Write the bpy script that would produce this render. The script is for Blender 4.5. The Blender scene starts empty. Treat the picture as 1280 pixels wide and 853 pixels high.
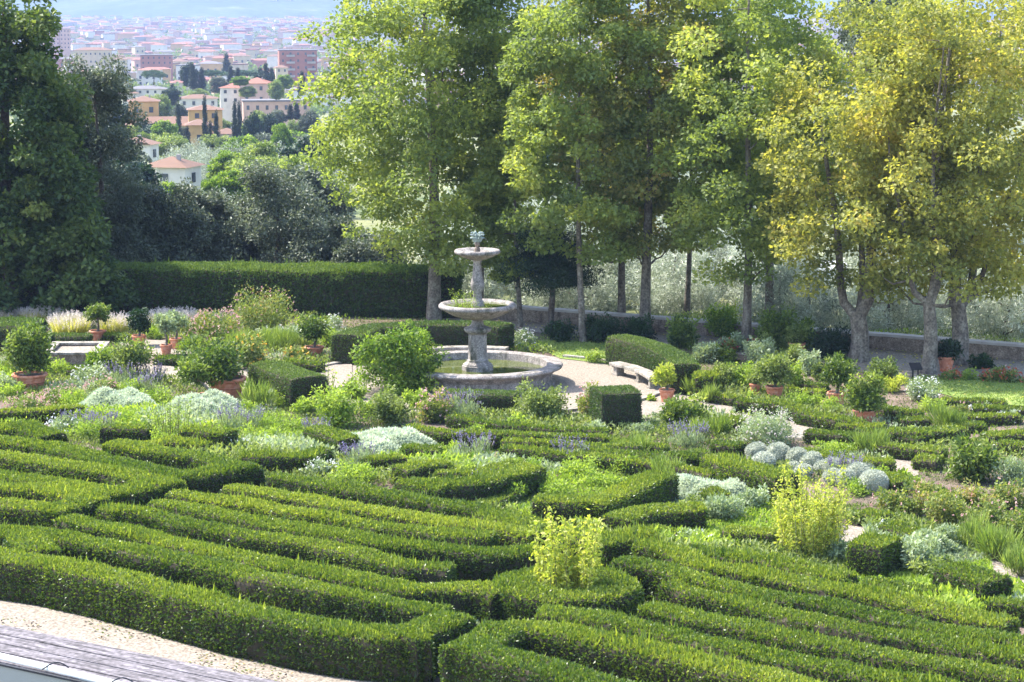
import bpy, math, random
import numpy as np
from mathutils import Vector
random.seed(7); RNG = np.random.default_rng(7)
C = bpy.context.scene.collection
S = bpy.context.scene
# ------------------------------------------------------------------ camera maths
CAMH, F, PITCH = 14.0, 2850.0, math.radians(8.6)
cp, sp = math.cos(PITCH), math.sin(PITCH)
def ray(px, py):
    u, v = (px-640)/F, (426.5-py)/F
    return (u, cp+v*sp, -sp+v*cp)
def G(px, py, z=0.0):
    d = ray(px, py); t = (z-CAMH)/d[2]
    return Vector((d[0]*t, d[1]*t, z))
def AT(px, py, D):
    d = ray(px, py); t = D/d[1]
    return Vector((d[0]*t, D, CAMH+d[2]*t))
def project(p):
    x, y, z = p[0], p[1], p[2]-CAMH
    w = y*cp - z*sp
    return (640+F*x/w, 426.5-F*(y*sp+z*cp)/w)
def ppm(p):                       # photo pixels per metre at p
    return F/(p[1]*cp-(p[2]-CAMH)*sp)
def wall_y(x): return np.where(x > 0, 99-.5*x, 103+0*x)
_TD = np.array([-1, 0, 1.5, 25, 60, 150, 350, 600, 900, 1300, 2000, 5100.])
_TZ = np.array([0, 0, -1.4, -1.9, -3.2, -7.5, -18, -28, -34, -37, -40, -41.])
def terrain(x, y):
    x = np.asarray(x, float); y = np.asarray(y, float)
    return np.interp(y-wall_y(x), _TD, _TZ)
# ------------------------------------------------------------------ mesh builder
class MB:
    def __init__(s): s.p = []; s.n = 0
    def add(s, V, Fc, mat=0, tint=0.5, smooth=False):
        V = np.asarray(V, np.float32).reshape(-1, 3); Fc = np.asarray(Fc, np.int32)
        if len(V) == 0 or len(Fc) == 0: return s
        t = np.broadcast_to(np.asarray(tint, np.float32), (len(V),))
        s.p.append((V, Fc+s.n, mat, t, smooth)); s.n += len(V); return s
    def build(s, name, mats, parent=None, loc=None):
        me = bpy.data.meshes.new(name)
        V = np.concatenate([q[0] for q in s.p])
        if loc is not None: V = V-np.array(loc, np.float32)
        li = np.concatenate([q[1].ravel() for q in s.p])
        tot = np.concatenate([np.full(len(q[1]), q[1].shape[1], np.int32) for q in s.p])
        mi = np.concatenate([np.full(len(q[1]), q[2], np.int32) for q in s.p])
        sm = np.concatenate([np.full(len(q[1]), q[4], bool) for q in s.p])
        me.vertices.add(len(V)); me.vertices.foreach_set('co', V.ravel())
        me.loops.add(len(li)); me.loops.foreach_set('vertex_index', li)
        me.polygons.add(len(tot))
        me.polygons.foreach_set('loop_start', np.concatenate([[0], np.cumsum(tot)[:-1]]).astype(np.int32))
        me.polygons.foreach_set('material_index', mi); me.polygons.foreach_set('use_smooth', sm)
        a = me.attributes.new('tint', 'FLOAT', 'POINT'); a.data.foreach_set('value', np.concatenate([q[3] for q in s.p]).astype(np.float32))
        me.update(calc_edges=True)
        for m in (mats if isinstance(mats, (list, tuple)) else [mats]): me.materials.append(m)
        o = bpy.data.objects.new(name, me); C.objects.link(o)
        if parent is not None: o.parent = parent
        if loc is not None: o.location = loc
        return o
def unit(a): return a/np.maximum(np.linalg.norm(a, axis=1, keepdims=True), 1e-9)
def leaves(P, A, Nn, L, W, fold=.15):
    """rhombic leaves: base P, direction A, rough normal Nn, lengths L, widths W"""
    A = unit(A); R = unit(np.cross(A, Nn)); N2 = np.cross(R, A)
    L = np.broadcast_to(L, (len(P),))[:, None]; W = np.broadcast_to(W, (len(P),))[:, None]
    m = P+A*L*.45+N2*W*fold
    V = np.stack([P, m-R*W*.5, P+A*L, m+R*W*.5], 1).reshape(-1, 3)
    return V, np.arange(len(P)*4).reshape(-1, 4)
def rnd(n, s=1.): return RNG.normal(0, s, (n, 3))
def tube(pts, rad, k=7):
    pts = np.asarray(pts, float); n = len(pts); rad = np.broadcast_to(rad, (n,))
    d = np.gradient(pts, axis=0); d = unit(d)
    ref = np.tile([0.31, 0.95, 0.05], (n, 1)) if abs(d[0][2]) > .6 else np.tile([0, 0, 1.], (n, 1))
    a = unit(np.cross(d, ref)); b = np.cross(d, a)
    th = np.arange(k)*2*math.pi/k
    V = pts[:, None]+rad[:, None, None]*(a[:, None]*np.cos(th)[None, :, None]+b[:, None]*np.sin(th)[None, :, None])
    i = np.arange(n-1)[:, None]*k; j = np.arange(k)[None]; j2 = (j+1) % k
    return V.reshape(-1, 3), np.stack([i+j, i+j2, i+k+j2, i+k+j], -1).reshape(-1, 4)
def lathe(prof, k=48, c=(0, 0, 0), wob=0., sq=None):
    prof = np.asarray(prof, float); th = np.arange(k)*2*math.pi/k; n = len(prof)
    r = prof[:, 0][:, None]*(1+wob*np.sin(th*3+prof[:, 1][:, None]*2))
    V = np.stack([r*np.cos(th)+c[0], r*np.sin(th)+c[1], np.repeat(prof[:, 1][:, None]+c[2], k, 1)], -1).reshape(-1, 3)
    i = np.arange(n-1)[:, None]*k; j = np.arange(k)[None]; j2 = (j+1) % k
    return V, np.stack([i+j, i+j2, i+k+j2, i+k+j], -1).reshape(-1, 4)
def box(c, s, rz=0., taper=1.):
    x, y, z = s[0]/2, s[1]/2, s[2]/2
    V = np.array([[-x, -y, -z], [x, -y, -z], [x, y, -z], [-x, y, -z], [-x*taper, -y*taper, z], [x*taper, -y*taper, z], [x*taper, y*taper, z], [-x*taper, y*taper, z]])
    ca, sa = math.cos(rz), math.sin(rz)
    V = np.stack([V[:, 0]*ca-V[:, 1]*sa, V[:, 0]*sa+V[:, 1]*ca, V[:, 2]], 1)+np.array(c)
    return V, np.array([[0, 3, 2, 1], [4, 5, 6, 7], [0, 1, 5, 4], [1, 2, 6, 5], [2, 3, 7, 6], [3, 0, 4, 7]])
def scatter(V, Q, dens):
    V = np.asarray(V); a, b, c, d = (V[Q[:, i]] for i in range(4))
    nr = np.cross(c-a, d-b); ar = np.linalg.norm(nr, axis=1)/2; tot = ar.sum(); n = int(tot*dens)
    if n < 1: return np.zeros((0, 3)), np.zeros((0, 3))
    idx = np.searchsorted(np.cumsum(ar)/tot, RNG.random(n)); idx = np.minimum(idx, len(Q)-1)
    u, v = RNG.random((n, 1)), RNG.random((n, 1))
    P = (a[idx]*(1-u)+b[idx]*u)*(1-v)+(d[idx]*(1-u)+c[idx]*u)*v
    return P, unit(nr[idx])
def snoise(P, f=1., seed=0.):     # cheap smooth noise -1..1
    x, y, z = P[:, 0]*f+seed, P[:, 1]*f+seed*1.7, P[:, 2]*f
    return (np.sin(x*1.3+1.9*np.sin(y*.9+z)+seed)+np.sin(y*1.7+1.3*np.sin(x*.7-z*1.1))+np.sin((x+y)*.6+z*1.5+2.))/3
# ------------------------------------------------------------------ materials
def newmat(name):
    m = bpy.data.materials.new(name); m.use_nodes = True; nt = m.node_tree; nt.nodes.clear()
    return m, nt, nt.nodes, nt.links
def ramp(nd, cols):
    r = nd.new('ShaderNodeValToRGB'); e = r.color_ramp.elements
    while len(e) < len(cols): e.new(.5)
    for i, c in enumerate(cols): e[i].position = i/(len(cols)-1); e[i].color = (*c, 1)
    return r
def leafmat(name, cols, trans=.4, rough=.5, tcol=(1.25, 1.3, .55), spec=.35):
    m, nt, nd, lk = newmat(name)
    at = nd.new('ShaderNodeAttribute'); at.attribute_name = 'tint'
    oi = nd.new('ShaderNodeObjectInfo')
    ma = nd.new('ShaderNodeMath'); ma.operation = 'MULTIPLY_ADD'; lk.new(oi.outputs['Random'], ma.inputs[0]); ma.inputs[1].default_value = .16
    lk.new(at.outputs['Fac'], ma.inputs[2])
    sb = nd.new('ShaderNodeMath'); sb.operation = 'SUBTRACT'; lk.new(ma.outputs[0], sb.inputs[0]); sb.inputs[1].default_value = .08
    r = ramp(nd, cols); lk.new(sb.outputs[0], r.inputs[0])
    p = nd.new('ShaderNodeBsdfPrincipled'); lk.new(r.outputs[0], p.inputs['Base Color'])
    p.inputs['Roughness'].default_value = rough; p.inputs['Specular IOR Level'].default_value = spec
    t = nd.new('ShaderNodeBsdfTranslucent')
    mu = nd.new('ShaderNodeMix'); mu.data_type = 'RGBA'; mu.blend_type = 'MULTIPLY'; mu.inputs[0].default_value = 1
    lk.new(r.outputs[0], mu.inputs[6]); mu.inputs[7].default_value = (*[c*1.0 for c in tcol], 1)
    lk.new(mu.outputs[2], t.inputs[0])
    mx = nd.new('ShaderNodeMixShader'); mx.inputs[0].default_value = trans
    lk.new(p.outputs[0], mx.inputs[1]); lk.new(t.outputs[0], mx.inputs[2])
    o = nd.new('ShaderNodeOutputMaterial'); lk.new(mx.outputs[0], o.inputs[0]); return m
def surf(name, cols, scale=4., rough=.85, detail=8., bump=.3, fine=0., spec=.3, stretch=None, bdist=.03):
    m, nt, nd, lk = newmat(name)
    tc = nd.new('ShaderNodeTexCoord'); src = tc.outputs['Object']
    if stretch:
        mp = nd.new('ShaderNodeMapping'); mp.inputs['Scale'].default_value = stretch; lk.new(src, mp.inputs[0]); src = mp.outputs[0]
    n = nd.new('ShaderNodeTexNoise'); n.inputs['Scale'].default_value = scale; n.inputs['Detail'].default_value = detail; n.inputs['Roughness'].default_value = .65
    lk.new(src, n.inputs['Vector'])
    mr = nd.new('ShaderNodeMapRange'); mr.inputs[1].default_value = .3; mr.inputs[2].default_value = .7; lk.new(n.outputs[0], mr.inputs[0])
    r = ramp(nd, cols); lk.new(mr.outputs[0], r.inputs[0]); col = r.outputs[0]; hgt = n.outputs[0]
    if fine:
        n2 = nd.new('ShaderNodeTexNoise'); n2.inputs['Scale'].default_value = fine; n2.inputs['Detail'].default_value = 3; lk.new(tc.outputs['Object'], n2.inputs['Vector'])
        m2 = nd.new('ShaderNodeMapRange'); m2.inputs[1].default_value = .3; m2.inputs[2].default_value = .7; m2.inputs[3].default_value = .5; m2.inputs[4].default_value = 1.45; lk.new(n2.outputs[0], m2.inputs[0])
        mu = nd.new('ShaderNodeMix'); mu.data_type = 'RGBA'; mu.blend_type = 'MULTIPLY'; mu.inputs[0].default_value = 1
        lk.new(col, mu.inputs[6]); lk.new(m2.outputs[0], mu.inputs[7]); col = mu.outputs[2]
    p = nd.new('ShaderNodeBsdfPrincipled'); lk.new(col, p.inputs['Base Color']); p.inputs['Roughness'].default_value = rough
    p.inputs['Specular IOR Level'].default_value = spec
    if bump:
        b = nd.new('ShaderNodeBump'); b.inputs['Strength'].default_value = bump; b.inputs['Distance'].default_value = bdist; lk.new(hgt, b.inputs['Height']); lk.new(b.outputs[0], p.inputs['Normal'])
    o = nd.new('ShaderNodeOutputMaterial'); lk.new(p.outputs[0], o.inputs[0]); return m
M = {}
# box hedge: dark old leaves -> yellow green new shoots
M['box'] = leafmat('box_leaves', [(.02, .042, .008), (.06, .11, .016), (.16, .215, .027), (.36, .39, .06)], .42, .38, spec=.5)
M['boxcore'] = surf('box_inner_twigs', [(.018, .02, .009), (.06, .045, .028)], 5, .9)
M['yew'] = leafmat('clipped_leaves', [(.02, .045, .012), (.05, .095, .02), (.11, .165, .032), (.2, .26, .06)], .3)
M['holm'] = leafmat('holm_oak_leaves', [(.035, .05, .032), (.08, .1, .062), (.14, .165, .11), (.28, .31, .23)], .3, .45, (1.1, 1.15, .7))
M['bigleft'] = leafmat('broad_leaves', [(.02, .045, .014), (.05, .09, .022), (.1, .145, .035), (.22, .26, .07)], .4)
M['plane1'] = leafmat('plane_leaves_green', [(.105, .15, .045), (.19, .245, .075), (.29, .34, .09), (.42, .42, .11)], .52, .55, (1.45, 1.45, .6))
M['plane2'] = leafmat('plane_leaves_turning', [(.12, .155, .05), (.21, .245, .08), (.33, .32, .1), (.48, .33, .14)], .52, .55, (1.45, 1.4, .6))
M['plane3'] = leafmat('plane_leaves_deep', [(.115, .16, .05), (.195, .25, .075), (.295, .345, .09), (.42, .42, .12)], .52, .55, (1.45, 1.45, .6))
M['plane4'] = leafmat('plane_leaves_gold', [(.16, .195, .055), (.28, .3, .08), (.43, .41, .1), (.58, .46, .17)], .52, .55, (1.4, 1.35, .6))
M['olive'] = leafmat('olive_leaves', [(.11, .13, .09), (.27, .3, .22), (.44, .47, .38), (.62, .64, .56)], .3, .5, (1.05, 1.1, .8))
M['cypress'] = leafmat('cypress_leaves', [(.008, .022, .01), (.018, .04, .018), (.03, .055, .025)], .15)
M['pine'] = leafmat('pine_needles', [(.02, .05, .02), (.035, .08, .028), (.07, .13, .045)], .2)
M['cedar'] = leafmat('dark_conifer', [(.006, .02, .008), (.015, .04, .015), (.03, .06, .02)], .15)
M['bright'] = leafmat('bright_leaves', [(.05, .11, .015), (.12, .2, .025), (.24, .32, .045), (.4, .46, .09)], .5)
M['lemon'] = leafmat('lemon_leaves', [(.03, .065, .014), (.09, .14, .027), (.2, .26, .05), (.42, .45, .14)], .45, .4)
M['yellow'] = leafmat('yellow_leaves', [(.2, .27, .04), (.33, .38, .06), (.5, .5, .1), (.62, .58, .18)], .5)
M['lime'] = leafmat('lime_leaves', [(.1, .17, .025), (.2, .29, .04), (.32, .41, .07), (.42, .48, .11)], .5)
M['sage'] = leafmat('sage_leaves', [(.13, .18, .1), (.24, .3, .17), (.36, .42, .27), (.5, .54, .4)], .35, .7)
M['silver'] = leafmat('silver_leaves', [(.3, .35, .25), (.48, .53, .4), (.62, .66, .52), (.72, .74, .64)], .3, .8, (1.05, 1.1, .85))
M['greyb'] = leafmat('santolina_leaves', [(.22, .24, .17), (.38, .4, .31), (.54, .55, .45), (.7, .7, .62)], .2, .8, (1., 1.05, .9))
M['mid'] = leafmat('mid_green_leaves', [(.05, .085, .022), (.13, .18, .045), (.25, .3, .085), (.42, .46, .2)], .42)
M['dark'] = leafmat('dark_shrub_leaves', [(.008, .025, .008), (.018, .05, .012), (.035, .08, .018)], .2)
M['rose'] = leafmat('rose_leaves', [(.06, .11, .03), (.15, .2, .05), (.28, .3, .08), (.36, .22, .1)], .42)
M['grass'] = leafmat('grass_blades', [(.09, .15, .03), (.17, .24, .05), (.29, .35, .09), (.42, .44, .17)], .42)
M['strawg'] = leafmat('pale_grass_blades', [(.3, .33, .09), (.46, .45, .14), (.62, .56, .26)], .55)
M['purple'] = leafmat('purple_flowers', [(.12, .1, .2), (.2, .17, .3), (.34, .3, .42)], .4, .7, (1, 1, 1))
M['mauve'] = leafmat('mauve_flowers', [(.5, .42, .42), (.62, .55, .52), (.7, .64, .56)], .5, .7, (1, 1, 1))
M['white'] = leafmat('white_flowers', [(.6, .6, .58), (.78, .78, .76), (.8, .8, .7)], .3, .6, (1, 1, 1))
M['pink'] = leafmat('pink_flowers', [(.45, .2, .2), (.6, .36, .33), (.7, .5, .45)], .4, .6, (1, 1, 1))
M['red'] = leafmat('red_flowers', [(.3, .04, .03), (.45, .1, .05), (.5, .2, .08)], .4, .6, (1, .8, .8))
M['orange'] = leafmat('orange_flowers', [(.5, .28, .04), (.65, .4, .06), (.7, .5, .12)], .4, .6, (1, 1, .6))
M['bark'] = surf('brown_bark', [(.045, .032, .024), (.1, .078, .06), (.17, .145, .12)], 5, .95, stretch=(1.5, 1.5, .3), bump=1., fine=14)
M['bark2'] = surf('plane_bark', [(.075, .06, .045), (.15, .125, .1), (.27, .24, .19)], 3, .9, stretch=(1.4, 1.4, .7), bump=1., fine=12)
M['stem'] = surf('green_stem', [(.12, .11, .05), (.2, .19, .08)], 8)
M['gravel'] = surf('pink_gravel', [(.175, .14, .11), (.23, .195, .155), (.29, .25, .205)], 7, .95, fine=19, bump=.5)
M['soilg'] = surf('gravelly_soil', [(.07, .05, .035), (.13, .095, .07), (.2, .15, .12)], .8, .95, fine=14, bump=.6)
M['lawn'] = surf('lawn_turf', [(.1, .16, .03), (.16, .22, .045), (.24, .29, .07)], .5, .9, fine=25, bump=.3)
M['field'] = surf('dry_grass_field', [(.07, .1, .03), (.14, .15, .055), (.24, .22, .1)], .05, .95, fine=3, bump=.0)
M['forest'] = surf('wooded_slope', [(.012, .03, .02), (.025, .05, .03), (.05, .075, .045), (.13, .14, .09)], .006, .95, fine=.05, bump=0)
def aged_stone(name, cols, moss=(.035, .04, .02)):
    m = surf(name, cols, 3.5, .8, bump=.6, fine=22)
    nt = m.node_tree; nd, lk = nt.nodes, nt.links
    p = next(n for n in nd if n.type == 'BSDF_PRINCIPLED'); old = p.inputs['Base Color'].links[0].from_socket
    tc = nd.new('ShaderNodeTexCoord'); n = nd.new('ShaderNodeTexNoise'); n.inputs['Scale'].default_value = 1.7; n.inputs['Detail'].default_value = 9; n.inputs['Roughness'].default_value = .75
    mp = nd.new('ShaderNodeMapping'); mp.inputs['Scale'].default_value = (1.6, 1.6, .6); mp.inputs['Location'].default_value = (3, 7, 1)
    lk.new(tc.outputs['Object'], mp.inputs[0]); lk.new(mp.outputs[0], n.inputs['Vector'])
    r = ramp(nd, [(0, 0, 0), (0, 0, 0), (1, 1, 1)]); r.color_ramp.elements[1].position = .5; r.color_ramp.elements[2].position = .68; lk.new(n.outputs[0], r.inputs[0])
    mx = nd.new('ShaderNodeMix'); mx.data_type = 'RGBA'; lk.new(r.outputs[0], mx.inputs[0]); lk.new(old, mx.inputs[6]); mx.inputs[7].default_value = (*moss, 1)
    lk.new(mx.outputs[2], p.inputs['Base Color']); return m
M['stone'] = aged_stone('fountain_stone', [(.14, .12, .108), (.245, .215, .195), (.35, .315, .29)])
M['stone2'] = aged_stone('bench_stone', [(.19, .16, .13), (.28, .25, .21), (.38, .34, .3)])
M['wallst'] = aged_stone('garden_wall_render', [(.12, .085, .06), (.2, .15, .11), (.28, .22, .17)], (.04, .03, .022))
M['cope'] = surf('pale_coping', [(.3, .26, .23), (.42, .38, .34)], 2, .8)
M['terra'] = surf('terracotta', [(.38, .12, .06), (.52, .2, .11), (.6, .32, .22)], 6, .8, bump=.2)
M['soil'] = surf('dark_soil', [(.06, .04, .03), (.13, .1, .07)], 9, .95)
M['bronze'] = surf('verdigris', [(.13, .17, .14), (.24, .29, .25), (.34, .38, .34)], 12, .6)
M['board'] = surf('weathered_grey_board', [(.03, .026, .026), (.13, .115, .12), (.24, .215, .23)], 2.2, .9, stretch=(.5, 4, 4), bump=1., detail=14, fine=9)
M['blackm'] = surf('black_metal', [(.012, .012, .014), (.03, .03, .035)], 5, .5)
M['whitep'] = surf('white_plastic', [(.5, .5, .47), (.6, .6, .57)], 2, .4, bump=0)
M['dark'+'glass'] = surf('window_dark', [(.03, .035, .045), (.06, .07, .08)], 1, .25, bump=0, spec=.6)
def simple(name, c, rough=.8): return surf(name, [tuple(x*.82 for x in c), c, tuple(min(1, x*1.1) for x in c)], .6, rough, bump=0)
WALLS = [simple('wall_cream', (.5, .4, .26)), simple('wall_white', (.62, .57, .5)), simple('wall_ochre', (.5, .3, .12)), simple('wall_pink', (.5, .32, .25)), simple('wall_grey', (.33, .3, .28)), simple('wall_brick', (.33, .14, .1))]
ROOFS = [simple('roof_tile_red', (.24, .1, .065)), simple('roof_tile_brown', (.16, .09, .06)), simple('roof_grey', (.14, .13, .135))]
def watermat():
    m, nt, nd, lk = newmat('green_pond_water')
    tc = nd.new('ShaderNodeTexCoord'); n = nd.new('ShaderNodeTexNoise'); n.inputs['Scale'].default_value = 1.4; n.inputs['Detail'].default_value = 5; lk.new(tc.outputs['Object'], n.inputs['Vector'])
    r = ramp(nd, [(.03, .038, .01), (.075, .09, .02), (.12, .13, .032)]); lk.new(n.outputs[0], r.inputs[0])
    p = nd.new('ShaderNodeBsdfPrincipled'); lk.new(r.outputs[0], p.inputs['Base Color']); p.inputs['Roughness'].default_value = .06; p.inputs['IOR'].default_value = 1.33
    w = nd.new('ShaderNodeTexNoise'); w.inputs['Scale'].default_value = 7; lk.new(tc.outputs['Object'], w.inputs['Vector'])
    b = nd.new('ShaderNodeBump'); b.inputs['Strength'].default_value = .12; b.inputs['Distance'].default_value = .01; lk.new(w.outputs[0], b.inputs['Height']); lk.new(b.outputs[0], p.inputs['Normal'])
    o = nd.new('ShaderNodeOutputMaterial'); lk.new(p.outputs[0], o.inputs[0]); return m
M['water'] = watermat()
# ------------------------------------------------------------------ tagging and labels
LM = [('fountain', 597, 440), ('round hedge', 708, 740), ('big silver mound', 476, 552), ('yellow bamboo bush', 1013, 660),
      ('silver balls', 1030, 585), ('leaning lemon pot', 268, 490), ('leftmost potted lemon', 33, 470), ('stone raised bed', 90, 445),
      ('lone potted citrus', 1083, 515), ('bench hedge', 850, 470), ('square hedge block', 770, 505),
      ('forked plane tree', 1070, 440), ('black lectern sign', 1144, 464), ('big arching shrub', 325, 395), ('front gravel edge', 200, 770), ('front corner gap', 575, 775),
      ('bottom right corner', 1250, 830), ('bottom left corner', 20, 700), ('right silver mat', 887, 615), ('reddish rose bank', 1190, 645), ('right hand lawn', 1220, 485),
      ('yellow villa', 220, 160), ('white cottage', 215, 222), ('red brick flats', 372, 78), ('white tunnel greenhouse', 1020, 335), ('peach tower blocks', 75, 48), ('umbrella pines', 160, 100),
      ('tall clipped hedge', 380, 370), ('leafy lemon bush', 493, 455), ('left bed stems', 212, 520), ('curved clipped hedge', 535, 410), ('pale sage clump', 1150, 695), ('left V hedge', 220, 590)]
AUTO = []
def tag(o, label, cat, group=None, look=None):
    o['category'] = cat
    if group: o['group'] = group
    if label: o['label'] = label
    else: AUTO.append((o, look))
    return o
def empty(name, loc, rz=0):
    o = bpy.data.objects.new(name, None); C.objects.link(o); o.location = loc; o.rotation_euler = (0, 0, rz); o.empty_display_size = .3; return o
def struct(o): o['kind'] = 'structure'; return o
def stuff(o, label=None):
    o['kind'] = 'stuff'
    if label: o['label'] = label
    return o
ORD = ['first', 'second', 'third', 'fourth', 'fifth', 'sixth', 'seventh', 'eighth', 'ninth', 'tenth', 'eleventh', 'twelfth', 'thirteenth', 'fourteenth', 'fifteenth', 'sixteenth', 'seventeenth', 'eighteenth', 'nineteenth', 'twentieth']
def auto_labels():
    bpy.context.view_layer.update()
    by = {}
    for o, look in AUTO:
        p = o.get('anchor') or list(o.location)
        x, y = project(p)
        n = min(LM, key=lambda l: math.hypot((l[1]-x), (l[2]-y)*1.8)); dx, dy = x-n[1], y-n[2]
        rel = ('left of' if dx < 0 else 'right of') if abs(dx) > abs(dy)*1.6 else ('in front of' if dy > 0 else 'behind')
        by.setdefault(f'{look} {rel} the {n[0]}'.replace('roofed town house', 'roofed house'), []).append((x, y, o))
    for k, v in by.items():
        if len(v) == 1: v[0][2]['label'] = k; continue
        xs = max(a[0] for a in v)-min(a[0] for a in v); ys = max(a[1] for a in v)-min(a[1] for a in v)
        v.sort(key=(lambda a: a[0]) if xs > ys*2 else (lambda a: a[1]))
        for i, a in enumerate(v):
            a[2]['label'] = f"{k}, {ORD[i] if i < 20 else 'no. '+str(i+1)} from the {'left' if xs > ys*2 else 'back'}"
    for o, _ in AUTO:
        if 'anchor' in o: del o['anchor']
# ------------------------------------------------------------------ ground
def grid(xs, ys, zf):
    X, Y = np.meshgrid(xs, ys); Z = zf(X, Y); V = np.stack([X, Y, Z], -1).reshape(-1, 3)
    nx, ny = len(xs), len(ys); i = np.arange(ny-1)[:, None]*nx; j = np.arange(nx-1)[None]
    return V, np.stack([i+j, i+j+1, i+nx+j+1, i+nx+j], -1).reshape(-1, 4)
def poly_sheet(name, pts, z, mat, px=True, sub=None):
    P = [G(a, b, z) if px else Vector((a, b, z)) for a, b in pts]
    me = bpy.data.meshes.new(name); me.from_pydata([tuple(p) for p in P], [], [tuple(range(len(P)))]); me.materials.append(mat)
    if me.polygons[0].normal.z < 0: me.flip_normals()
    o = bpy.data.objects.new(name, me); C.objects.link(o); return struct(o)
ys = np.concatenate([np.linspace(-30, 84, 20), np.linspace(85, 112, 55), np.linspace(114, 300, 40), np.geomspace(310, 5600, 50)])
xs = np.concatenate([-np.geomspace(3000, 34, 26), np.linspace(-32, 40, 73), np.geomspace(44, 3000, 26)])
V, Q = grid(xs, ys, terrain)
cy = V[Q].mean(1); outside = (cy[:, 1]-wall_y(cy[:, 0])) > .2
b = MB(); b.add(V, Q[~outside], 0); b.add(V, Q[outside], 1)
struct(b.build('ground', [M['soilg'], M['field']]))
hx = np.linspace(-3600, 3600, 150); hy = np.linspace(4900, 9500, 70)
def hill(X, Y):
    t = np.clip((Y-5050-160*np.sin(X*.004+1)-90*np.sin(X*.011))/3800, 0, 1)
    return -43+330*t**.9+t*(45*np.sin(X*.0042+Y*.0017)+28*np.sin(X*.0105-Y*.004)+10*np.sin(X*.03+Y*.02))
V, Q = grid(hx, hy, hill)
struct(MB().add(V, Q, 0, smooth=True).build('hills', [M['forest']]))
# gravel circle and paths
FC = G(597, 455, .7); FC.z = 0
circ = [(FC.x+7.0*math.cos(a), FC.y+6.7*math.sin(a)) for a in np.linspace(0, 2*math.pi, 72, endpoint=False)]
poly_sheet('gravel_circle', circ, .008, M['gravel'], px=False)
PATHS = [[(868, 500), (925, 506), (990, 518), (1035, 533), (1062, 552), (1045, 562), (1005, 548), (960, 532), (900, 522), (862, 516)],
         [(820, 486), (880, 500), (880, 520), (822, 520), (780, 530), (700, 520), (720, 480)],
         [(-60, 728), (100, 758), (230, 790), (420, 830), (560, 858), (600, 835), (640, 860), (620, 960), (-60, 960)],
         [(1112, 566), (1150, 568), (1148, 596), (1115, 592)], [(1050, 655), (1082, 660), (1080, 708), (1045, 690)], [(1238, 700), (1290, 712), (1290, 748), (1240, 742)],
         [(1088, 502), (1125, 508), (1158, 526), (1135, 532), (1100, 522)], [(160, 452), (320, 470), (345, 500), (300, 500), (250, 482), (150, 470)],
         [(300, 462), (440, 455), (440, 480), (330, 510), (290, 500)], [(148, 424), (300, 428), (300, 440), (150, 446)]]
for i, p in enumerate(PATHS): poly_sheet('gravel_path', p, .012+.004*i, M['gravel'])
BACK = [(560, 394), (1340, 447), (1340, 482), (1130, 474), (1000, 452), (860, 436), (640, 412), (560, 408)]
poly_sheet('back_gravel_path', BACK, .02, M['gravel'])
LAWNS = [[(1128, 478), (1150, 470), (1300, 476), (1300, 510), (1205, 500)], [(655, 425), (770, 427), (860, 440), (790, 458), (700, 448)]]
for i, p in enumerate(LAWNS): poly_sheet('lawn', p, .03, M['lawn'])
def inpoly(P, poly):
    x, y = P[:, 0], P[:, 1]; c = np.zeros(len(P), bool); n = len(poly)
    for i in range(n):
        x1, y1 = poly[i][0], poly[i][1]; x2, y2 = poly[(i+1) % n][0], poly[(i+1) % n][1]
        if y1 == y2: continue
        c ^= ((y1 > y) != (y2 > y)) & (x < (x2-x1)*(y-y1)/(y2-y1)+x1)
    return c
gp = [[(G(a, b_).x, G(a, b_).y) for a, b_ in p] for p in PATHS+[BACK]]; gl = [[(G(a, b_).x, G(a, b_).y) for a, b_ in p] for p in LAWNS]
# lawn blades
P = np.stack([RNG.uniform(-2, 24, 160000), RNG.uniform(62, 98, 160000), np.full(160000, .03)], 1); k = inpoly(P, gl[0]) | inpoly(P, gl[1]); P = P[k]
b = MB(); A = rnd(len(P), .5); A[:, 2] = 1; V, Q = leaves(P, A, rnd(len(P)), RNG.uniform(.05, .09, len(P)), .03); b.add(V, Q, 0, np.repeat(np.clip(.35+.15*snoise(P, .8)+RNG.normal(0, .15, len(P)), 0, 1), 4))
stuff(b.build('lawn_grass', [M['grass']]), 'short mown grass of the two lawns')
k = np.stack([RNG.uniform(-1, 24, 5000), RNG.uniform(72, 98, 5000), np.full(5000, .05)], 1); k = k[inpoly(k, gl[0]) | inpoly(k, gl[1]) | inpoly(k, gp[-1])]
V, Q = leaves(k, rnd(len(k))*[1, 1, .2], rnd(len(k), .3)+[0, 0, 1], .1, .09); stuff(MB().add(V, Q, 0, np.repeat(RNG.random(len(k)), 4)).build('fallen_leaves', [M['plane4']]), 'fallen yellow leaves under the plane trees')
q_ = np.array([G(RNG.uniform(-40, 600), RNG.uniform(735, 860)) for _ in range(5200)]); q_[:, 2] = .03; q_ = q_[inpoly(q_, gp[2])]; q_ = q_[snoise(q_, 1.3, 2.) > -.25]
V, Q = leaves(q_, rnd(len(q_))*[1, 1, .25], rnd(len(q_), .4)+[0, 0, 1], .075, .05); o = MB().add(V, Q, 0, np.repeat(RNG.random(len(q_)), 4)).build('clippings', [M['rose'], M['bark']])
o.data.polygons.foreach_set('material_index', (RNG.random(len(q_)) < .55).astype(np.int32)); stuff(o, 'hedge clippings and small leaves on the front gravel')
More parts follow.
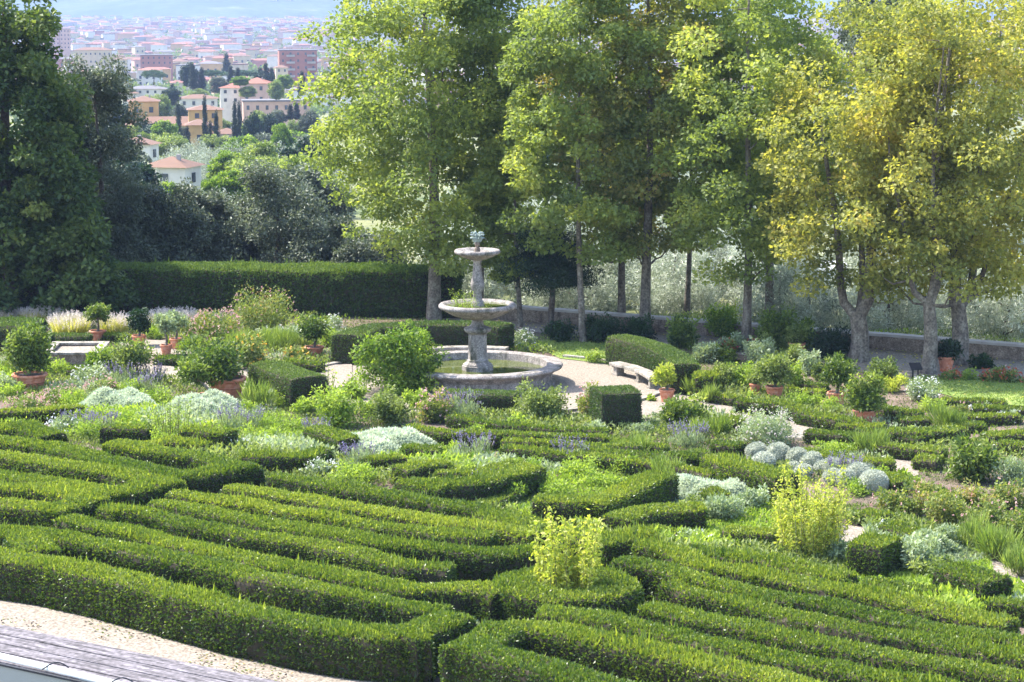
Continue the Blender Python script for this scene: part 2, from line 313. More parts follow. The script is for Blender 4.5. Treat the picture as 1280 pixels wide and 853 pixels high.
# ground cover between the beds
N = 520000; yy = 1/RNG.uniform(1/99, 1/47, N); xx = RNG.uniform(-.24, .24, N)*yy
P = np.stack([xx, yy, np.zeros(N)], 1); k = ~inpoly(P, [(FC.x+7.1*math.cos(a), FC.y+6.8*math.sin(a)) for a in np.linspace(0, 6.28, 40)])
for g_ in gp+gl: k &= ~inpoly(P, g_)
k &= (snoise(P, .8)+.35*snoise(P, 2.7, 4)) > -.5
P = P[k]; rt = (P[:, 0]/P[:, 1] > .125) & (P[:, 1] > 62); P = P[~rt | (RNG.random(len(P)) < .4)]; rt = (P[:, 0]/P[:, 1] > .125) & (P[:, 1] > 62); nz = snoise(P, .45, 9.)-rt*.45
A = rnd(len(P), .6); A[:, 2] = RNG.uniform(.3, 1.2, len(P)); L = RNG.uniform(.08, .17, len(P))*(1+.5*nz)
P[:, 2] += RNG.uniform(0, .24, len(P))*np.clip(.75+1.3*nz, .15, 2)
V, Q = leaves(P, A, rnd(len(P))+[0, 0, .8], L, L*.42)
b = MB(); t = np.repeat(np.clip(.42+.25*nz+RNG.normal(0, .2, len(P)), 0, 1), 4); sel = snoise(P, .35, 3.) > .25
f4 = np.arange(len(P)*4).reshape(-1, 4); b.add(V, f4, 0, t)
for q in b.p: pass
mi = np.where(sel, 1, 0); mi[snoise(P, .6, 20.) > .5] = 2; o = b.build('ground_cover', [M['mid'], M['lime'], M['sage']])
o.data.polygons.foreach_set('material_index', mi.astype(np.int32)); stuff(o, 'low leafy ground cover filling the flower beds')
# ------------------------------------------------------------------ hedges
def resample(P, step):
    P = np.asarray(P, float); s = np.concatenate([[0], np.cumsum(np.linalg.norm(np.diff(P, axis=0), axis=1))])
    n = max(3, int(s[-1]/step)); t = np.linspace(0, s[-1], n)
    return np.stack([np.interp(t, s, P[:, i]) for i in range(P.shape[1])], 1)
def hedge_mesh(P2, w, h, dens=1., closed=False, kind='box', sprig=1., rough=1.):
    P2 = resample(P2, .3)
    if not closed and len(P2) > 5:                       # soften the corners
        Q2 = P2.copy(); Q2[1:-1] = (P2[:-2]+2*P2[1:-1]+P2[2:])/4; P2 = Q2
    n = len(P2); d = np.roll(P2, -1, 0)-np.roll(P2, 1, 0) if closed else np.gradient(P2, axis=0)
    d = d/np.maximum(np.linalg.norm(d, axis=1, keepdims=True), 1e-6); nr = np.stack([d[:, 1], -d[:, 0]], 1)
    sec = np.array([(.46, 0), (.5, .25), (.5, .55), (.5, .82), (.46, .96), (.3, 1.), (0, 1.01), (-.3, 1.), (-.46, .96), (-.5, .82), (-.5, .55), (-.5, .25), (-.46, 0)])
    k = len(sec)
    V = np.zeros((n, k, 3)); V[:, :, :2] = P2[:, None]+nr[:, None]*sec[None, :, :1]*w; V[:, :, 2] = sec[None, :, 1]*h
    V = V.reshape(-1, 3); s = RNG.uniform(0, 50)
    up = np.clip(V[:, 2:3]/h, 0, 1)
    V[:, 2:3] += up*(.045*rough*snoise(V*[1, 1, 0], 1.6, s)[:, None]+.03*rough*snoise(V*[1, 1, 0], 4.1, s)[:, None])
    V[:, :2] += .04*rough*np.stack([snoise(V, 2.9, s+3), snoise(V, 3.3, s+7)], 1)
    m = n if closed else n-1
    i = np.arange(m)[:, None]*k; i2 = (np.arange(m)+1)[:, None] % n*k; j = np.arange(k-1)[None]
    Q = np.stack([i+j, i2+j, i2+j+1, i+j+1], -1).reshape(-1, 4)
    if not closed:
        caps = []
        for base, sgn in ((0, 1), ((n-1)*k, -1)):
            for a in range(k//2):
                f = [base+a, base+a+1, base+k-2-a, base+k-1-a]; caps.append(f if sgn > 0 else f[::-1])
        Q = np.concatenate([Q, np.array([c for c in caps if len(set(c)) == 4])])
    b = MB(); b.add(V, Q, 1)
    D = P2[:, 1].mean(); sc = max(1., D/62)                # leaf size grows with distance a little
    P, Nn = scatter(V, Q, (1500 if kind == 'yew' and D < 92 else 1300 if kind == 'yew' else 760)*dens/sc**2)
    cen = V.reshape(n, k, 3)[:, k//2].mean(0) if closed else None
    ax = np.asarray([0, 0, 1.])
    # make normals point out: flip by comparing with nearest centreline
    flip = (Nn[:, 2] < -.3); Nn[flip] *= -1
    side = np.abs(Nn[:, 2]) < .5
    if side.any():
        idx = np.argmin(((P[side][:, None, :2]-P2[None, ::2])**2).sum(-1), 1) if side.sum()*n < 3e7 else None
        if idx is not None:
            out = P[side][:, :2]-P2[::2][idx]
            if not closed:
                d0, d1 = P2[0]-P2[1], P2[-1]-P2[-2]; d0 /= np.linalg.norm(d0); d1 /= np.linalg.norm(d1)
                e0 = (P[side][:, :2]-P2[0])@d0 > -.12; e1 = (P[side][:, :2]-P2[-1])@d1 > -.12; out = out+e0[:, None]*d0*.6+e1[:, None]*d1*.6
            dt = (out*Nn[side][:, :2]).sum(1); t_ = Nn[side]; t_[dt < 0] *= -1; Nn[side] = t_
    z = P[:, 2]/h; top = Nn[:, 2] > .5
    # leaves everywhere
    A = Nn*.7+rnd(len(P), .6)+[0, 0, .35]; L = RNG.uniform(.05, .1, len(P))*sc
    patch = snoise(P, .5, s)
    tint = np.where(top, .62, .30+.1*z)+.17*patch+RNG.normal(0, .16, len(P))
    bare = (snoise(P, 1.1, s+11)+.5*snoise(P, 3.7, s+5) > .98) & (RNG.random(len(P)) < .75) & (kind == 'box')
    keep_ = ~bare; P0, z0_, top0 = P, z, top; P, Nn, A, L, tint = P[keep_], Nn[keep_], A[keep_], L[keep_], tint[keep_]
    if kind == 'yew' and D < 92: L = L*.62
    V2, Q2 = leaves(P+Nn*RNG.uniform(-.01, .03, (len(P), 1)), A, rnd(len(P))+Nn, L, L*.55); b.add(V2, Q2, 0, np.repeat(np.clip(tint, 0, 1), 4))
    # upright new shoots on the top
    if sprig > 0:
        P = P0; T = P[top | ((z > .86) & (RNG.random(len(P)) < .8))]; T = T[RNG.random(len(T)) < .75*sprig] if sprig < 1 else T
        long = (RNG.random(len(T)) < .13*sprig) & (snoise(T, .9, s+4) > -.1); T = T[RNG.random(len(T)) < .8]; long = long[:len(T)]
        A = rnd(len(T), .25); A[:, 2] = 1; L = RNG.uniform(.05, .12, len(T))*(.8+.5*np.clip(snoise(T, 1.3, s+2)+.3, 0, 1))*(1+1.1*long)*sc
        V2, Q2 = leaves(T-[0, 0, .01], A, rnd(len(T)), L, L*np.where(long, .16, .36))
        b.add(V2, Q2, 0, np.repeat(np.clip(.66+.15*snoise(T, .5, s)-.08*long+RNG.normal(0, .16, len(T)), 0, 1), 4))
    return b, P2
def hedge(pts, w=1.0, h=.85, label=None, look='box hedge', group='box hedges of the parterre', closed=False, mat='box', dens=1., sprig=1., rough=1., name='box_hedge', px=True):
    P2 = [tuple(G(a, c, h)[:2]) for a, c in pts] if px else pts
    if closed: b, R = hedge_mesh(P2, w, h, dens, closed, mat, sprig, rough)
    else:
        Pn = [np.array(p_) for p_ in P2]; runs = [[Pn[0]]]
        for i in range(1, len(Pn)):
            runs[-1].append(Pn[i])
            if i < len(Pn)-1:
                a_, c_ = Pn[i]-Pn[i-1], Pn[i+1]-Pn[i]
                if (a_@c_)/(np.linalg.norm(a_)*np.linalg.norm(c_)) < .6: runs.append([Pn[i]])
        b = MB(); R = None
        for i, r_ in enumerate(runs):
            r_ = [x.copy() for x in r_]
            if i > 0: d_ = r_[0]-r_[1]; r_[0] = r_[0]+d_/np.linalg.norm(d_)*w*.45
            if i < len(runs)-1: d_ = r_[-1]-r_[-2]; r_[-1] = r_[-1]+d_/np.linalg.norm(d_)*w*.45
            b2, R2 = hedge_mesh(r_, w*(1+.004*i), h*(1+.006*i), dens, False, mat, sprig, rough)
            for v_, f_, m_, t_, s_ in b2.p: b.p.append((v_, f_+b.n, m_, t_, s_))
            b.n += b2.n; R = R2 if R is None or len(R2) > len(R) else R
    mid = R[len(R)//2]; o = b.build(name, [M[mat], M['boxcore']], loc=(float(mid[0]), float(mid[1]), 0))
    tag(o, label, 'hedge', group, look); return o
H = [  # left block
 ([(-30, 690), (60, 702), (130, 717), (200, 734), (270, 753), (340, 769), (420, 784), (475, 791), (512, 791), (572, 768)], 1.15, .95, 'long front box hedge beside the gravel edge, ending in a corner'),
 ([(40, 664), (117, 678), (187, 692), (257, 704), (330, 722), (400, 735), (461, 747), (520, 759), (560, 762)], .9, .85, 'second box hedge up from the gravel edge, parallel to the front one'),
 ([(-30, 664), (30, 666), (48, 690)], 1.2, .95, 'thick box hedge lump at the left edge above the gravel'),
 ([(82, 646), (140, 658), (200, 672), (260, 688), (320, 699), (390, 711), (450, 724), (520, 736), (600, 733), (628, 740)], .95, .85, 'third box hedge up from the gravel, ending near the round hedge'),
 ([(131, 634), (199, 644), (240, 656), (300, 667), (344, 673), (402, 680), (461, 695), (508, 706), (562, 710)], .85, .8, 'fourth box hedge up from the gravel'),
 ([(199, 628), (250, 637), (320, 650), (367, 658), (426, 667), (484, 678), (570, 686), (629, 691), (672, 688)], .95, .85, 'fifth box hedge from the gravel, ending left of the yellow canes'),
 ([(215, 616), (300, 627), (360, 637), (400, 643), (461, 655), (520, 662), (570, 668), (615, 672)], .8, .8, 'sixth box hedge from the gravel in the left block'),
 ([(287, 607), (344, 616), (390, 624), (449, 635), (508, 644), (550, 651), (594, 656), (640, 662), (672, 670)], .85, .8, 'seventh box hedge from the gravel in the left block'),
 ([(344, 594), (402, 604), (449, 611), (508, 621), (547, 628), (594, 634), (640, 645)], .85, .8, 'rearmost long box hedge of the left block'),
 ([(612, 640), (645, 650), (676, 660)], 1.3, .8, None),
 ([(-30, 628), (70, 636), (110, 624), (70, 612), (-30, 606)], 1., .9, 'pointed box hedge fold touching the left edge'),
 ([(-30, 590), (70, 602), (138, 615), (205, 604), (150, 590), (105, 584), (40, 574), (-30, 566)], 1.05, .9, 'middle V shaped box hedge of the left side, point to the right'),
 ([(60, 556), (117, 571), (164, 581), (222, 595), (303, 584), (258, 572), (200, 564), (140, 555)], 1.05, .9, 'large V shaped box hedge left of centre, point to the right'),
 ([(-30, 546), (20, 552), (60, 558)], .9, .8, None),
 ([(-30, 535), (30, 533), (66, 545)], 1.1, .8, None), ([(130, 533), (188, 535)], .9, .7, None), ([(232, 535), (287, 541)], .9, .75, None),
 ([(170, 556), (210, 551), (258, 557)], .8, .6, None), ([(-20, 516), (40, 514), (100, 508)], .7, .5, None),
 ([(300, 570), (380, 570), (402, 562)], .9, .6, None), ([(393, 535), (437, 548)], 1., .7, None), ([(455, 575), (503, 571)], .7, .6, None),
 # centre
 ([(512, 533), (556, 541), (631, 542), (700, 545), (758, 546)], .75, .6, 'first long box hedge in front of the fountain bed'), ([(565, 520), (622, 531), (687, 537), (758, 537)], .6, .45, 'thin box hedge closest to the fountain'),
 ([(631, 550), (711, 555), (800, 560)], .7, .6, 'middle one of the parallel hedges in front of the fountain'), ([(631, 559), (701, 566), (753, 571), (820, 579), (862, 585), (893, 592)], .75, .6, 'lowest of the parallel hedges in front of the fountain'),
 ([(730, 561), (820, 570), (860, 570), (878, 564)], .8, .65, None), ([(750, 547), (788, 555), (832, 558)], .7, .5, None),
 ([(505, 600), (545, 607), (590, 604), (668, 582)], 1., .75, 'angled box hedge below the silver mound'), ([(500, 587), (556, 577)], .9, .6, None), ([(505, 560), (549, 560)], .9, .5, None), ([(545, 590), (610, 588), (650, 575)], .8, .5, None),
 ([(670, 622), (745, 626), (790, 609), (828, 592)], 1.1, .8, 'bright angled box hedge right of centre'), ([(768, 648), (810, 636), (878, 634)], 1., .75, None), ([(715, 664), (762, 674), (812, 666)], 1.1, .8, None),
 ([(795, 654), (845, 668)], .8, .55, None), ([(560, 640), (600, 630), (640, 615)], .7, .45, None),
 # right block long rows
 ([(804, 680), (855, 692), (867, 703), (949, 718), (1050, 735), (1083, 741), (1173, 761), (1262, 779)], .95, .8, 'second long box hedge of the right block from the back'),
 ([(862, 686), (926, 694), (984, 704), (1060, 721)], .9, .8, 'first long box hedge of the right block, behind the others'), ([(1082, 726), (1171, 738)], .95, .65, None),
 ([(772, 700), (827, 708), (891, 728), (961, 745), (1020, 752), (1096, 769), (1186, 787), (1300, 803)], .9, .85, 'third long box hedge of the right block from the back'),
 ([(840, 728), (880, 740), (920, 750), (984, 768), (1050, 780), (1130, 794), (1200, 806), (1300, 824)], .9, .8, 'fourth long box hedge of the right block'),
 ([(810, 759), (891, 775), (961, 790), (1050, 808), (1130, 821), (1220, 836), (1310, 850)], .95, .85, 'fifth long box hedge of the right block'),
 ([(675, 764), (734, 768), (790, 780), (850, 793), (920, 809), (1000, 825), (1080, 841), (1160, 853), (1240, 870)], .95, .9, 'box hedge passing just in front of the round hedge'),
 ([(632, 781), (680, 784), (740, 797), (800, 808), (870, 825), (950, 843), (1040, 866)], 1., .9, 'second box hedge from the bottom right of the corner gap'),
 ([(630, 783), (590, 808), (650, 825), (715, 844), (790, 864), (860, 882)], 1.1, .95, 'bottom box hedge right of the corner gap'),
 # right side
 ([(1111, 538), (1165, 540)], 1.1, .6, None), ([(1048, 530), (1104, 533)], .9, .5, None), ([(1010, 538), (1074, 545), (1111, 556), (1181, 563)], .8, .6, None), ([(1074, 537), (1153, 548)], .6, .45, None),
 ([(1005, 562), (1060, 577), (1117, 577)], .8, .6, None), ([(897, 568), (915, 578), (985, 595)], 1.2, .8, 'dark clipped box hedge left of the silver balls'), ([(905, 596), (975, 612)], .9, .6, None),
 ([(923, 500), (980, 505), (1010, 516), (1075, 528)], .9, .6, None), ([(882, 492), (921, 498)], .7, .4, None), ([(869, 469), (895, 469)], 1.2, .8, None), ([(904, 523), (927, 527)], .9, .5, None), ([(895, 553), (925, 557)], .9, .5, None),
 ([(1150, 540), (1203, 535)], 1., .55, None), ([(1217, 509), (1290, 512)], .7, .4, None), ([(1177, 499), (1256, 503)], .7, .35, None), ([(1231, 544), (1290, 541)], .8, .45, None), ([(1203, 521), (1272, 518)], .8, .45, None),
 ([(1250, 553), (1290, 558)], .8, .45, None), ([(1146, 572), (1175, 575)], .9, .5, None), ([(1111, 592), (1132, 601)], 1., .6, None), ([(1095, 506), (1120, 514), (1150, 517)], .9, .5, None), ([(987, 487), (1030, 490)], .6, .3, None), ([(1005, 480), (1032, 483)], .6, .3, None),
 ([(1074, 674), (1115, 680)], 1.5, .8, None), ([(1109, 656), (1152, 667)], .9, .55, None), ([(1186, 708), (1246, 726)], 1.1, .8, None), ([(1235, 750), (1300, 756)], .9, .7, None), ([(1080, 638), (1109, 645)], .8, .5, None), ([(905, 661), (968, 664)], 1.1, .75, None),
 ([(1160, 610), (1200, 625)], .8, .5, None), ([(1180, 530), (1230, 530)], .7, .4, None), ([(1125, 525), (1160, 524)], .8, .4, None),
 ([(130, 419), (160, 420)], .8, .4, None), ([(2, 454), (24, 456)], 1.2, .6, None), ([(195, 448), (228, 449)], .7, .4, None), ([(357, 453), (402, 455)], .8, .5, None), ([(210, 428), (250, 428)], .6, .4, None), ([(85, 462), (120, 463)], .6, .4, None), ([(860, 600), (900, 618)], .8, .5, None),
]
LOW = next(i for i, q in enumerate(H) if q[0][0] == (1111, 538))
for i_, (pts, w, h, lab) in enumerate(H):
    if i_ >= LOW and h < .8: h *= .66; w *= .88
    elif h <= .7: h *= .8; w *= .9
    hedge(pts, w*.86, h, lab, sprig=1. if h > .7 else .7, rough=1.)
hedge([(58, 419), (112, 419)], .9, .5, 'low dark clipped hedge behind the stone raised bed', group=None, sprig=0, mat='yew')
RC = G(708, 728, .9); rr = 65/ppm(RC)
hedge([(RC.x+rr*math.cos(a), RC.y+rr*math.sin(a)) for a in np.linspace(0, 2*math.pi, 44, endpoint=True)][:-1], 1.0, .9, 'round ring shaped box hedge around pale yellow canes', closed=True, px=False, rough=1.1)
BIG = 'tall clipped hedges round the fountain'
hedge([(432, 419), (466, 408), (530, 404), (600, 404), (632, 407)], 1.2, 1.15, 'long curved clipped hedge behind the fountain', group=BIG, mat='yew', sprig=.02, rough=.3, name='clipped_hedge')
hedge([(772, 420), (800, 426), (825, 434), (848, 446), (856, 456)], 1.1, 1.08, 'curved clipped hedge behind the stone bench', group=BIG, mat='yew', sprig=.02, rough=.3, name='clipped_hedge')
hedge([(334, 453), (352, 461), (386, 472)], 1.4, 1.1, 'clipped hedge wedge left of the leafy lemon bush', group=BIG, mat='yew', sprig=.02, rough=.3, name='clipped_hedge')
hedge([(745, 488), (793, 486)], 1.5, 1.25, 'square clipped hedge block with a brown bare left end', group=BIG, mat='yew', sprig=.02, rough=.3, name='clipped_hedge')
hedge([(548, 489), (645, 492)], 1., .7, 'low clipped hedge in front of the fountain basin', group=BIG, mat='yew', sprig=.02, rough=.3, name='clipped_hedge')
hedge([(-60, 401), (46, 403)], 2.2, 1.15, 'dark flat topped hedge block at the left edge', group=BIG, mat='yew', sprig=.1, rough=.6, name='clipped_hedge')
g1, g2 = G(-60, 398), G(572, 394)
hedge([(g1.x, g1.y+3), (g2.x, g2.y)], 2.4, 2.05, 'very long tall dark hedge closing the back of the garden', group=None, mat='yew', sprig=.5, rough=2.2, px=False, name='boundary_hedge')
# ------------------------------------------------------------------ trees and plants
def tree_mesh(P, Hh, R, z0, r0, ncl, nl, L, leaf, prof=None, trunk=None, lean=(0, 0), clr=.2, flat=.6, seed=0, base=0., sy=1., W=.75, limb=.05, droop=.2):
    """P base; returns trunk builder and crown builder in world coords"""
    rg = np.random.default_rng(seed+100)
    P = np.array(P, float)
    if trunk is None:
        t = np.linspace(0, .93, 12); x = np.stack([lean[0]*t**1.3+.12*np.sin(t*5+seed), lean[1]*t+.12*np.sin(t*4+seed*2), t*Hh], 1)
        trunk = [(x, r0*(1-t*.9)*(1+.25*np.exp(-t*25)))]
    ncl = int(ncl*1.45); clr *= .84
    tb = MB()
    nodes = []
    for pts, rad in trunk:
        pts = np.asarray(pts, float); v, q = tube(P+pts, rad, 9); tb.add(v, q, 0, smooth=True)
        for p_, r_ in zip(pts, rad if hasattr(rad, '__len__') else [rad]*len(pts)):
            if p_[2] > z0*.75: nodes.append((*p_, r_))
    if prof is None: prof = lambda t: np.sin(math.pi*np.clip(.10+.86*t, 0, 1))**.55
    # clump centres
    t = rg.random(ncl*3); pr = prof(t); keep = rg.random(ncl*3) < pr**1.6+.05; t = t[keep][:ncl]; pr = pr[keep][:ncl]; n = len(t)
    th = rg.uniform(0, 2*math.pi, n); rho = R*pr*rg.random(n)**.4
    rho *= 1+.16*np.sin(th*3+seed)+.1*np.sin(th*5+t*9+seed)
    ax = np.array([[np.interp(z, trunk[0][0][:, 0*0+2], trunk[0][0][:, k]) for k in (0, 1)] for z in z0+t*(Hh-z0)]) if len(trunk) == 1 else np.zeros((n, 2))
    Cc = np.stack([ax[:, 0]+rho*np.cos(th), ax[:, 1]+rho*np.sin(th)*sy, z0+t*(Hh-z0)], 1)
    order = np.argsort(rho)
    nd = np.array(nodes)
    for i in order:
        c = Cc[i]; dv = c-nd[:, :3]; dist = np.linalg.norm(dv, axis=1); cost = dist+np.clip(nd[:, 2]-(c[2]-.35*dist), 0, None)*1.5
        j = np.argmin(cost); a = nd[j, :3]; s_ = np.linspace(0, 1, 6)[:, None]
        cur = a+(c-a)*s_; cur[:, 2] += -.12*dist[j]*np.sin(s_[:, 0]*math.pi); cur[1:-1] += rg.normal(0, .04*dist[j]+.01, (4, 3))
        ra = min(nd[j, 3]*.6, limb*(.5+.35*dist[j])); rad = np.linspace(ra, ra*.25, 6)
        v, q = tube(P+cur, rad, 5); tb.add(v, q, 0, smooth=True)
        nd = np.vstack([nd, np.hstack([cur[2:], rad[2:, None]])])
    per = max(3, nl//n); sz = R*clr*rg.uniform(.5, 1.4, n)
    idx = np.repeat(np.arange(n), (per*(sz/sz.mean())**2).astype(int)); m = len(idx)
    g = rg.normal(0, 1, (m, 3)); g = g/np.maximum(np.linalg.norm(g, axis=1, keepdims=True), .6)*rg.random((m, 1))**.3*1.25
    off = g*sz[idx][:, None]*[1, 1, flat]; X = P+Cc[idx]+off
    X[:, 2] -= droop*sz[idx]*(np.hypot(off[:, 0], off[:, 1])/sz[idx])**2
    A = rg.normal(0, .7, (m, 3))+off/sz[idx][:, None]*.6; A[:, 2] -= .25
    Nn = rg.normal(0, .55, (m, 3)); Nn[:, 2] += .8
    LL = rg.uniform(.65, 1.25, m)*L
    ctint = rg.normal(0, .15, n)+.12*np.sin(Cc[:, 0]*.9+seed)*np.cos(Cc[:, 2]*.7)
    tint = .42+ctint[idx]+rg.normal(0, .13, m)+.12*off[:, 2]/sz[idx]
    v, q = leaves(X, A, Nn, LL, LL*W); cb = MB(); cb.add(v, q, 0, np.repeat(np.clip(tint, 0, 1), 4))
    return tb, cb
def tree(name, label, P, Hh, R, z0, r0, ncl, nl, L, leaf, bark='bark2', cat='tree', group=None, look=None, **k):
    tb, cb = tree_mesh(P, Hh, R, z0, r0, ncl, nl, L, leaf, **k)
    e = empty(name, P); tag(e, label, cat, group, look)
    for bb, nm, m in ((tb, 'trunk', M[bark]), (cb, 'crown', M[leaf])):
        o = bb.build(nm, [m], loc=tuple(P)); o.parent = e; o.location = (0, 0, 0)
    return e
PG = 'plane trees along the back wall'
def gp_(px, py): return G(px, py)
specs = [  # label, px, py, H, R, z0, r0, ncl, nl, leafmat, kw
 ('broad yellow green plane tree behind and left of the fountain', 542, 402, 17.5, 4.9, 2.5, .3, 350, 150000, 'plane1', dict(lean=(-.35, 0), clr=.17)),
 ('tall plane tree with a leaning dark trunk just behind the fountain', 592, 396, 17., 3.4, 4.2, .28, 170, 60000, 'plane1', dict(lean=(1.6, .5), clr=.2)),
 ('slim young tree with low leafy branches right of the fountain', 647, 409, 9.5, 2.0, 1.7, .12, 90, 26000, 'plane3', {}),
 ('slender plane tree with thin pale trunk at the lawn edge', 728, 428, 15.5, 3.0, 3.6, .14, 180, 62000, 'plane3', dict(lean=(-.3, 0), clr=.2)),
 ('plane tree with straight grey trunk, second right of the lawn tree', 780, 408, 17, 3.1, 3.2, .17, 170, 60000, 'plane2', dict(clr=.2)),
 ('plane tree with the darkest straight trunk, between lawn and bench hedge', 809, 421, 17.5, 3.4, 3.7, .23, 200, 68000, 'plane2', dict(lean=(-.2, 0), clr=.2)),
 ('thin far trunk plane tree beyond the wall', 859, 396, 15, 2.6, 4.2, .13, 110, 36000, 'plane3', {}),
 ('plane tree with bare straight trunk beside the bright green shrub', 930, 436, 16, 3.5, 3.2, .19, 230, 78000, 'plane3', dict(lean=(.1, 0), clr=.19)),
 ('plane tree with thick grey trunk close behind its neighbour', 958, 410, 17, 3.3, 3.6, .2, 180, 62000, 'plane1', dict(clr=.2)),
]
for i, (lb, px, py, Hh, R, z0, r0, ncl, nl, lf, kw) in enumerate(specs):
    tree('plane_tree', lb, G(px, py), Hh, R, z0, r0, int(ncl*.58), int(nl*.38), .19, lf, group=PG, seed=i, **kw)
def fork(fh, branches, r0):
    """trunk up to fh then several limbs [(dx,dy,ztop,r)]"""
    t = np.linspace(0, 1, 6); out = [(np.stack([.08*np.sin(t*4), 0*t, t*fh], 1), r0*(1.35-.5*t**.4))]
    for dx, dy, zt, r in branches:
        s_ = np.linspace(0, 1, 12); out.append((np.stack([.08*np.sin(4)+dx*s_**.55+.15*np.sin(s_*7+dx), dy*s_**.6+.1*np.sin(s_*6), fh-.15+(zt-fh)*s_**1.25], 1), r*(1-.8*s_)))
    return out
tree('plane_tree', 'forked plane tree splitting low into two dark limbs', G(1072, 452), 13.8, 4.0, 3.0, .3, 130, 22369, .185, 'plane4', group=PG, seed=21, trunk=fork(2.0, [(-1.5, .3, 11, .19), (.9, -.3, 12.5, .26), (.2, .8, 12, .15)], .36), clr=.17)
tree('plane_tree', 'golden plane tree with pale crooked trunk beside the lectern sign', G(1160, 467), 14.6, 3.9, 3.3, .3, 136, 23091, .185, 'plane4', group=PG, seed=22, trunk=fork(2.9, [(-1.5, .2, 9, .13), (.5, .2, 13.5, .2), (.1, -.6, 12.5, .14)], .26), clr=.17)
tree('plane_tree', 'golden plane tree with the thickest trunk, nearest the right edge', G(1197, 456), 15.4, 4.4, 3.0, .34, 148, 26699, .185, 'plane4', group=PG, seed=23, trunk=fork(2.4, [(-.5, .2, 13.5, .26), (1.1, -.3, 13, .18), (2.6, .5, 11, .12)], .33), clr=.17)
tree('plane_tree', 'yellow green plane tree cut by the right edge', G(1292, 440), 14, 3.6, 2.6, .26, 105, 18040, .185, 'plane4', group=PG, seed=24, clr=.18)
def coniferprof(t): return np.clip(1.05-.8*t, .1, 1)
tree('dark_conifer', 'small dark conifer with flat spreading branches at the wall', G(687, 417), 4.8, 2.0, 2.1, .17, 60, 26000, .13, 'cedar', bark='bark', seed=31, prof=coniferprof, flat=.3, W=.3, clr=.3)
tree('poplar_tree', 'tall grey green tree rising behind the golden planes', AT(1098, 330, 135).to_tuple() and Vector((AT(1098, 330, 135).x, 135, -2.6)), 19.5, 3.2, 5, .3, 110, 40000, .2, 'olive' if 0 else 'holm', bark='bark', seed=33, clr=.25)
# left trees
tree('leafy_tree', 'huge dark green tree filling the left edge', Vector((G(10, 394).x, 101, 0)), 15.2, 4.5, .6, .4, 250, 72000, .24, 'bigleft', bark='bark', seed=41, clr=.16, prof=lambda t: np.clip(1.02-.75*t**1.6, .2, 1))
HG = 'grey green oaks behind the tall hedge'
for i, (px, D, Hh, R, lb) in enumerate([(126, 106, 14.6, 2.7, 'tallest grey green oak beside the huge left tree'), (96, 109, 14.0, 2.8, 'grey green oak half hidden by the huge left tree'), (205, 108, 8.2, 2.4, 'dark round oak left of the paler ones behind the hedge'), (255, 110, 7.8, 2.0, 'pale silvery oak at the middle of the row behind the hedge'), (290, 112, 7.3, 1.8, 'small brownish oak between the silvery and the large one'), (345, 110, 8.9, 2.9, 'large broad grey oak behind the right end of the hedge'), (405, 109, 6.4, 2.2, 'low grey oak under the yellow plane tree'), (460, 108, 5.5, 2.3, 'dark low oak in the shade of the plane tree'), (165, 107, 7.0, 2.2, 'dark oak at the foot of the tallest grey oak')]):
    x = AT(px, 300, D).x; tree('holm_oak', lb, Vector((x, D, float(terrain(x, D)))), Hh*.92-1.0, R, .8, .22, 130, 30000+(Hh > 12)*22000, .18, 'holm', bark='bark', group=HG, seed=50+i, clr=.2, flat=.85, W=.5, prof=lambda t: np.clip(1.0-.55*t**2.2, .2, 1)*np.clip(.75+t*2, 0, 1))
# template trees copied over the slopes
def copy_tree(e, loc, rz, s, label=None, look=None, group=None):
    r = e.copy(); C.objects.link(r); r.location = loc; r.rotation_euler = (0, 0, rz); r.scale = (s, s, s) if not hasattr(s, '__len__') else s
    for k_ in ('label',):
        if k_ in r: del r[k_]
    if label: r['label'] = label
    else: AUTO.append((r, look))
    for ch in e.children:
        c = ch.copy(); C.objects.link(c); c.parent = r
    return r
class Kind:
    def __init__(s, name, look, group, variants, cat='tree'): s.name, s.look, s.group, s.v, s.cat = name, look, group, variants, cat; s.made = []; s.n = 0
    def put(s, loc, rz=None, sc=1., label=None):
        k = s.n % len(s.v); s.n += 1; rz = random.uniform(0, 6.28) if rz is None else rz
        if k >= len(s.made):
            e = tree(s.name, label, Vector((0, 0, 0)), cat=s.cat, group=s.group, look=s.look, **s.v[k]); s.made.append(e)
            e.location = loc; e.rotation_euler = (0, 0, rz); e.scale = (sc, sc, sc) if not hasattr(sc, '__len__') else sc
            return e
        return copy_tree(s.made[k], loc, rz, sc, label, s.look)
olive = Kind('olive_tree', 'silvery olive tree', 'olive trees of the grove below the wall', [dict(Hh=4.2, R=2.2, z0=.7, r0=.16, ncl=50, nl=11000, L=.2, leaf='olive', bark='bark', seed=60+i, W=.28, clr=.24, flat=.9, prof=lambda t: np.sin(math.pi*np.clip(.3+.6*t, 0, 1))**.5, droop=.5) for i in range(3)])
spots = []
for y in np.arange(97, 215, 5.):
    for x in np.arange(-2, .25*y+6, 4.8):
        X, Y = x+random.uniform(-1, 1), y+random.uniform(-1, 1)
        d = Y-float(wall_y(np.array(X)))
        px, py = project((X, Y, float(terrain(X, Y))))
        if d < 3.2 or px > 1330: continue
        if 985 < px < 1075 and py < 420 and d > 8: continue
        spots.append((X, Y))
for X, Y in spots:
    s = random.uniform(.7, 1.15); olive.put((X, Y, float(terrain(X, Y))-.1), sc=s)
rounds = Kind('round_tree', 'bright green round tree', 'leafy trees on the slope', [dict(Hh=5, R=2.5, z0=.5, r0=.2, ncl=70, nl=15000, L=.32, leaf='bright', bark='bark', seed=70+i, clr=.26) for i in range(2)])
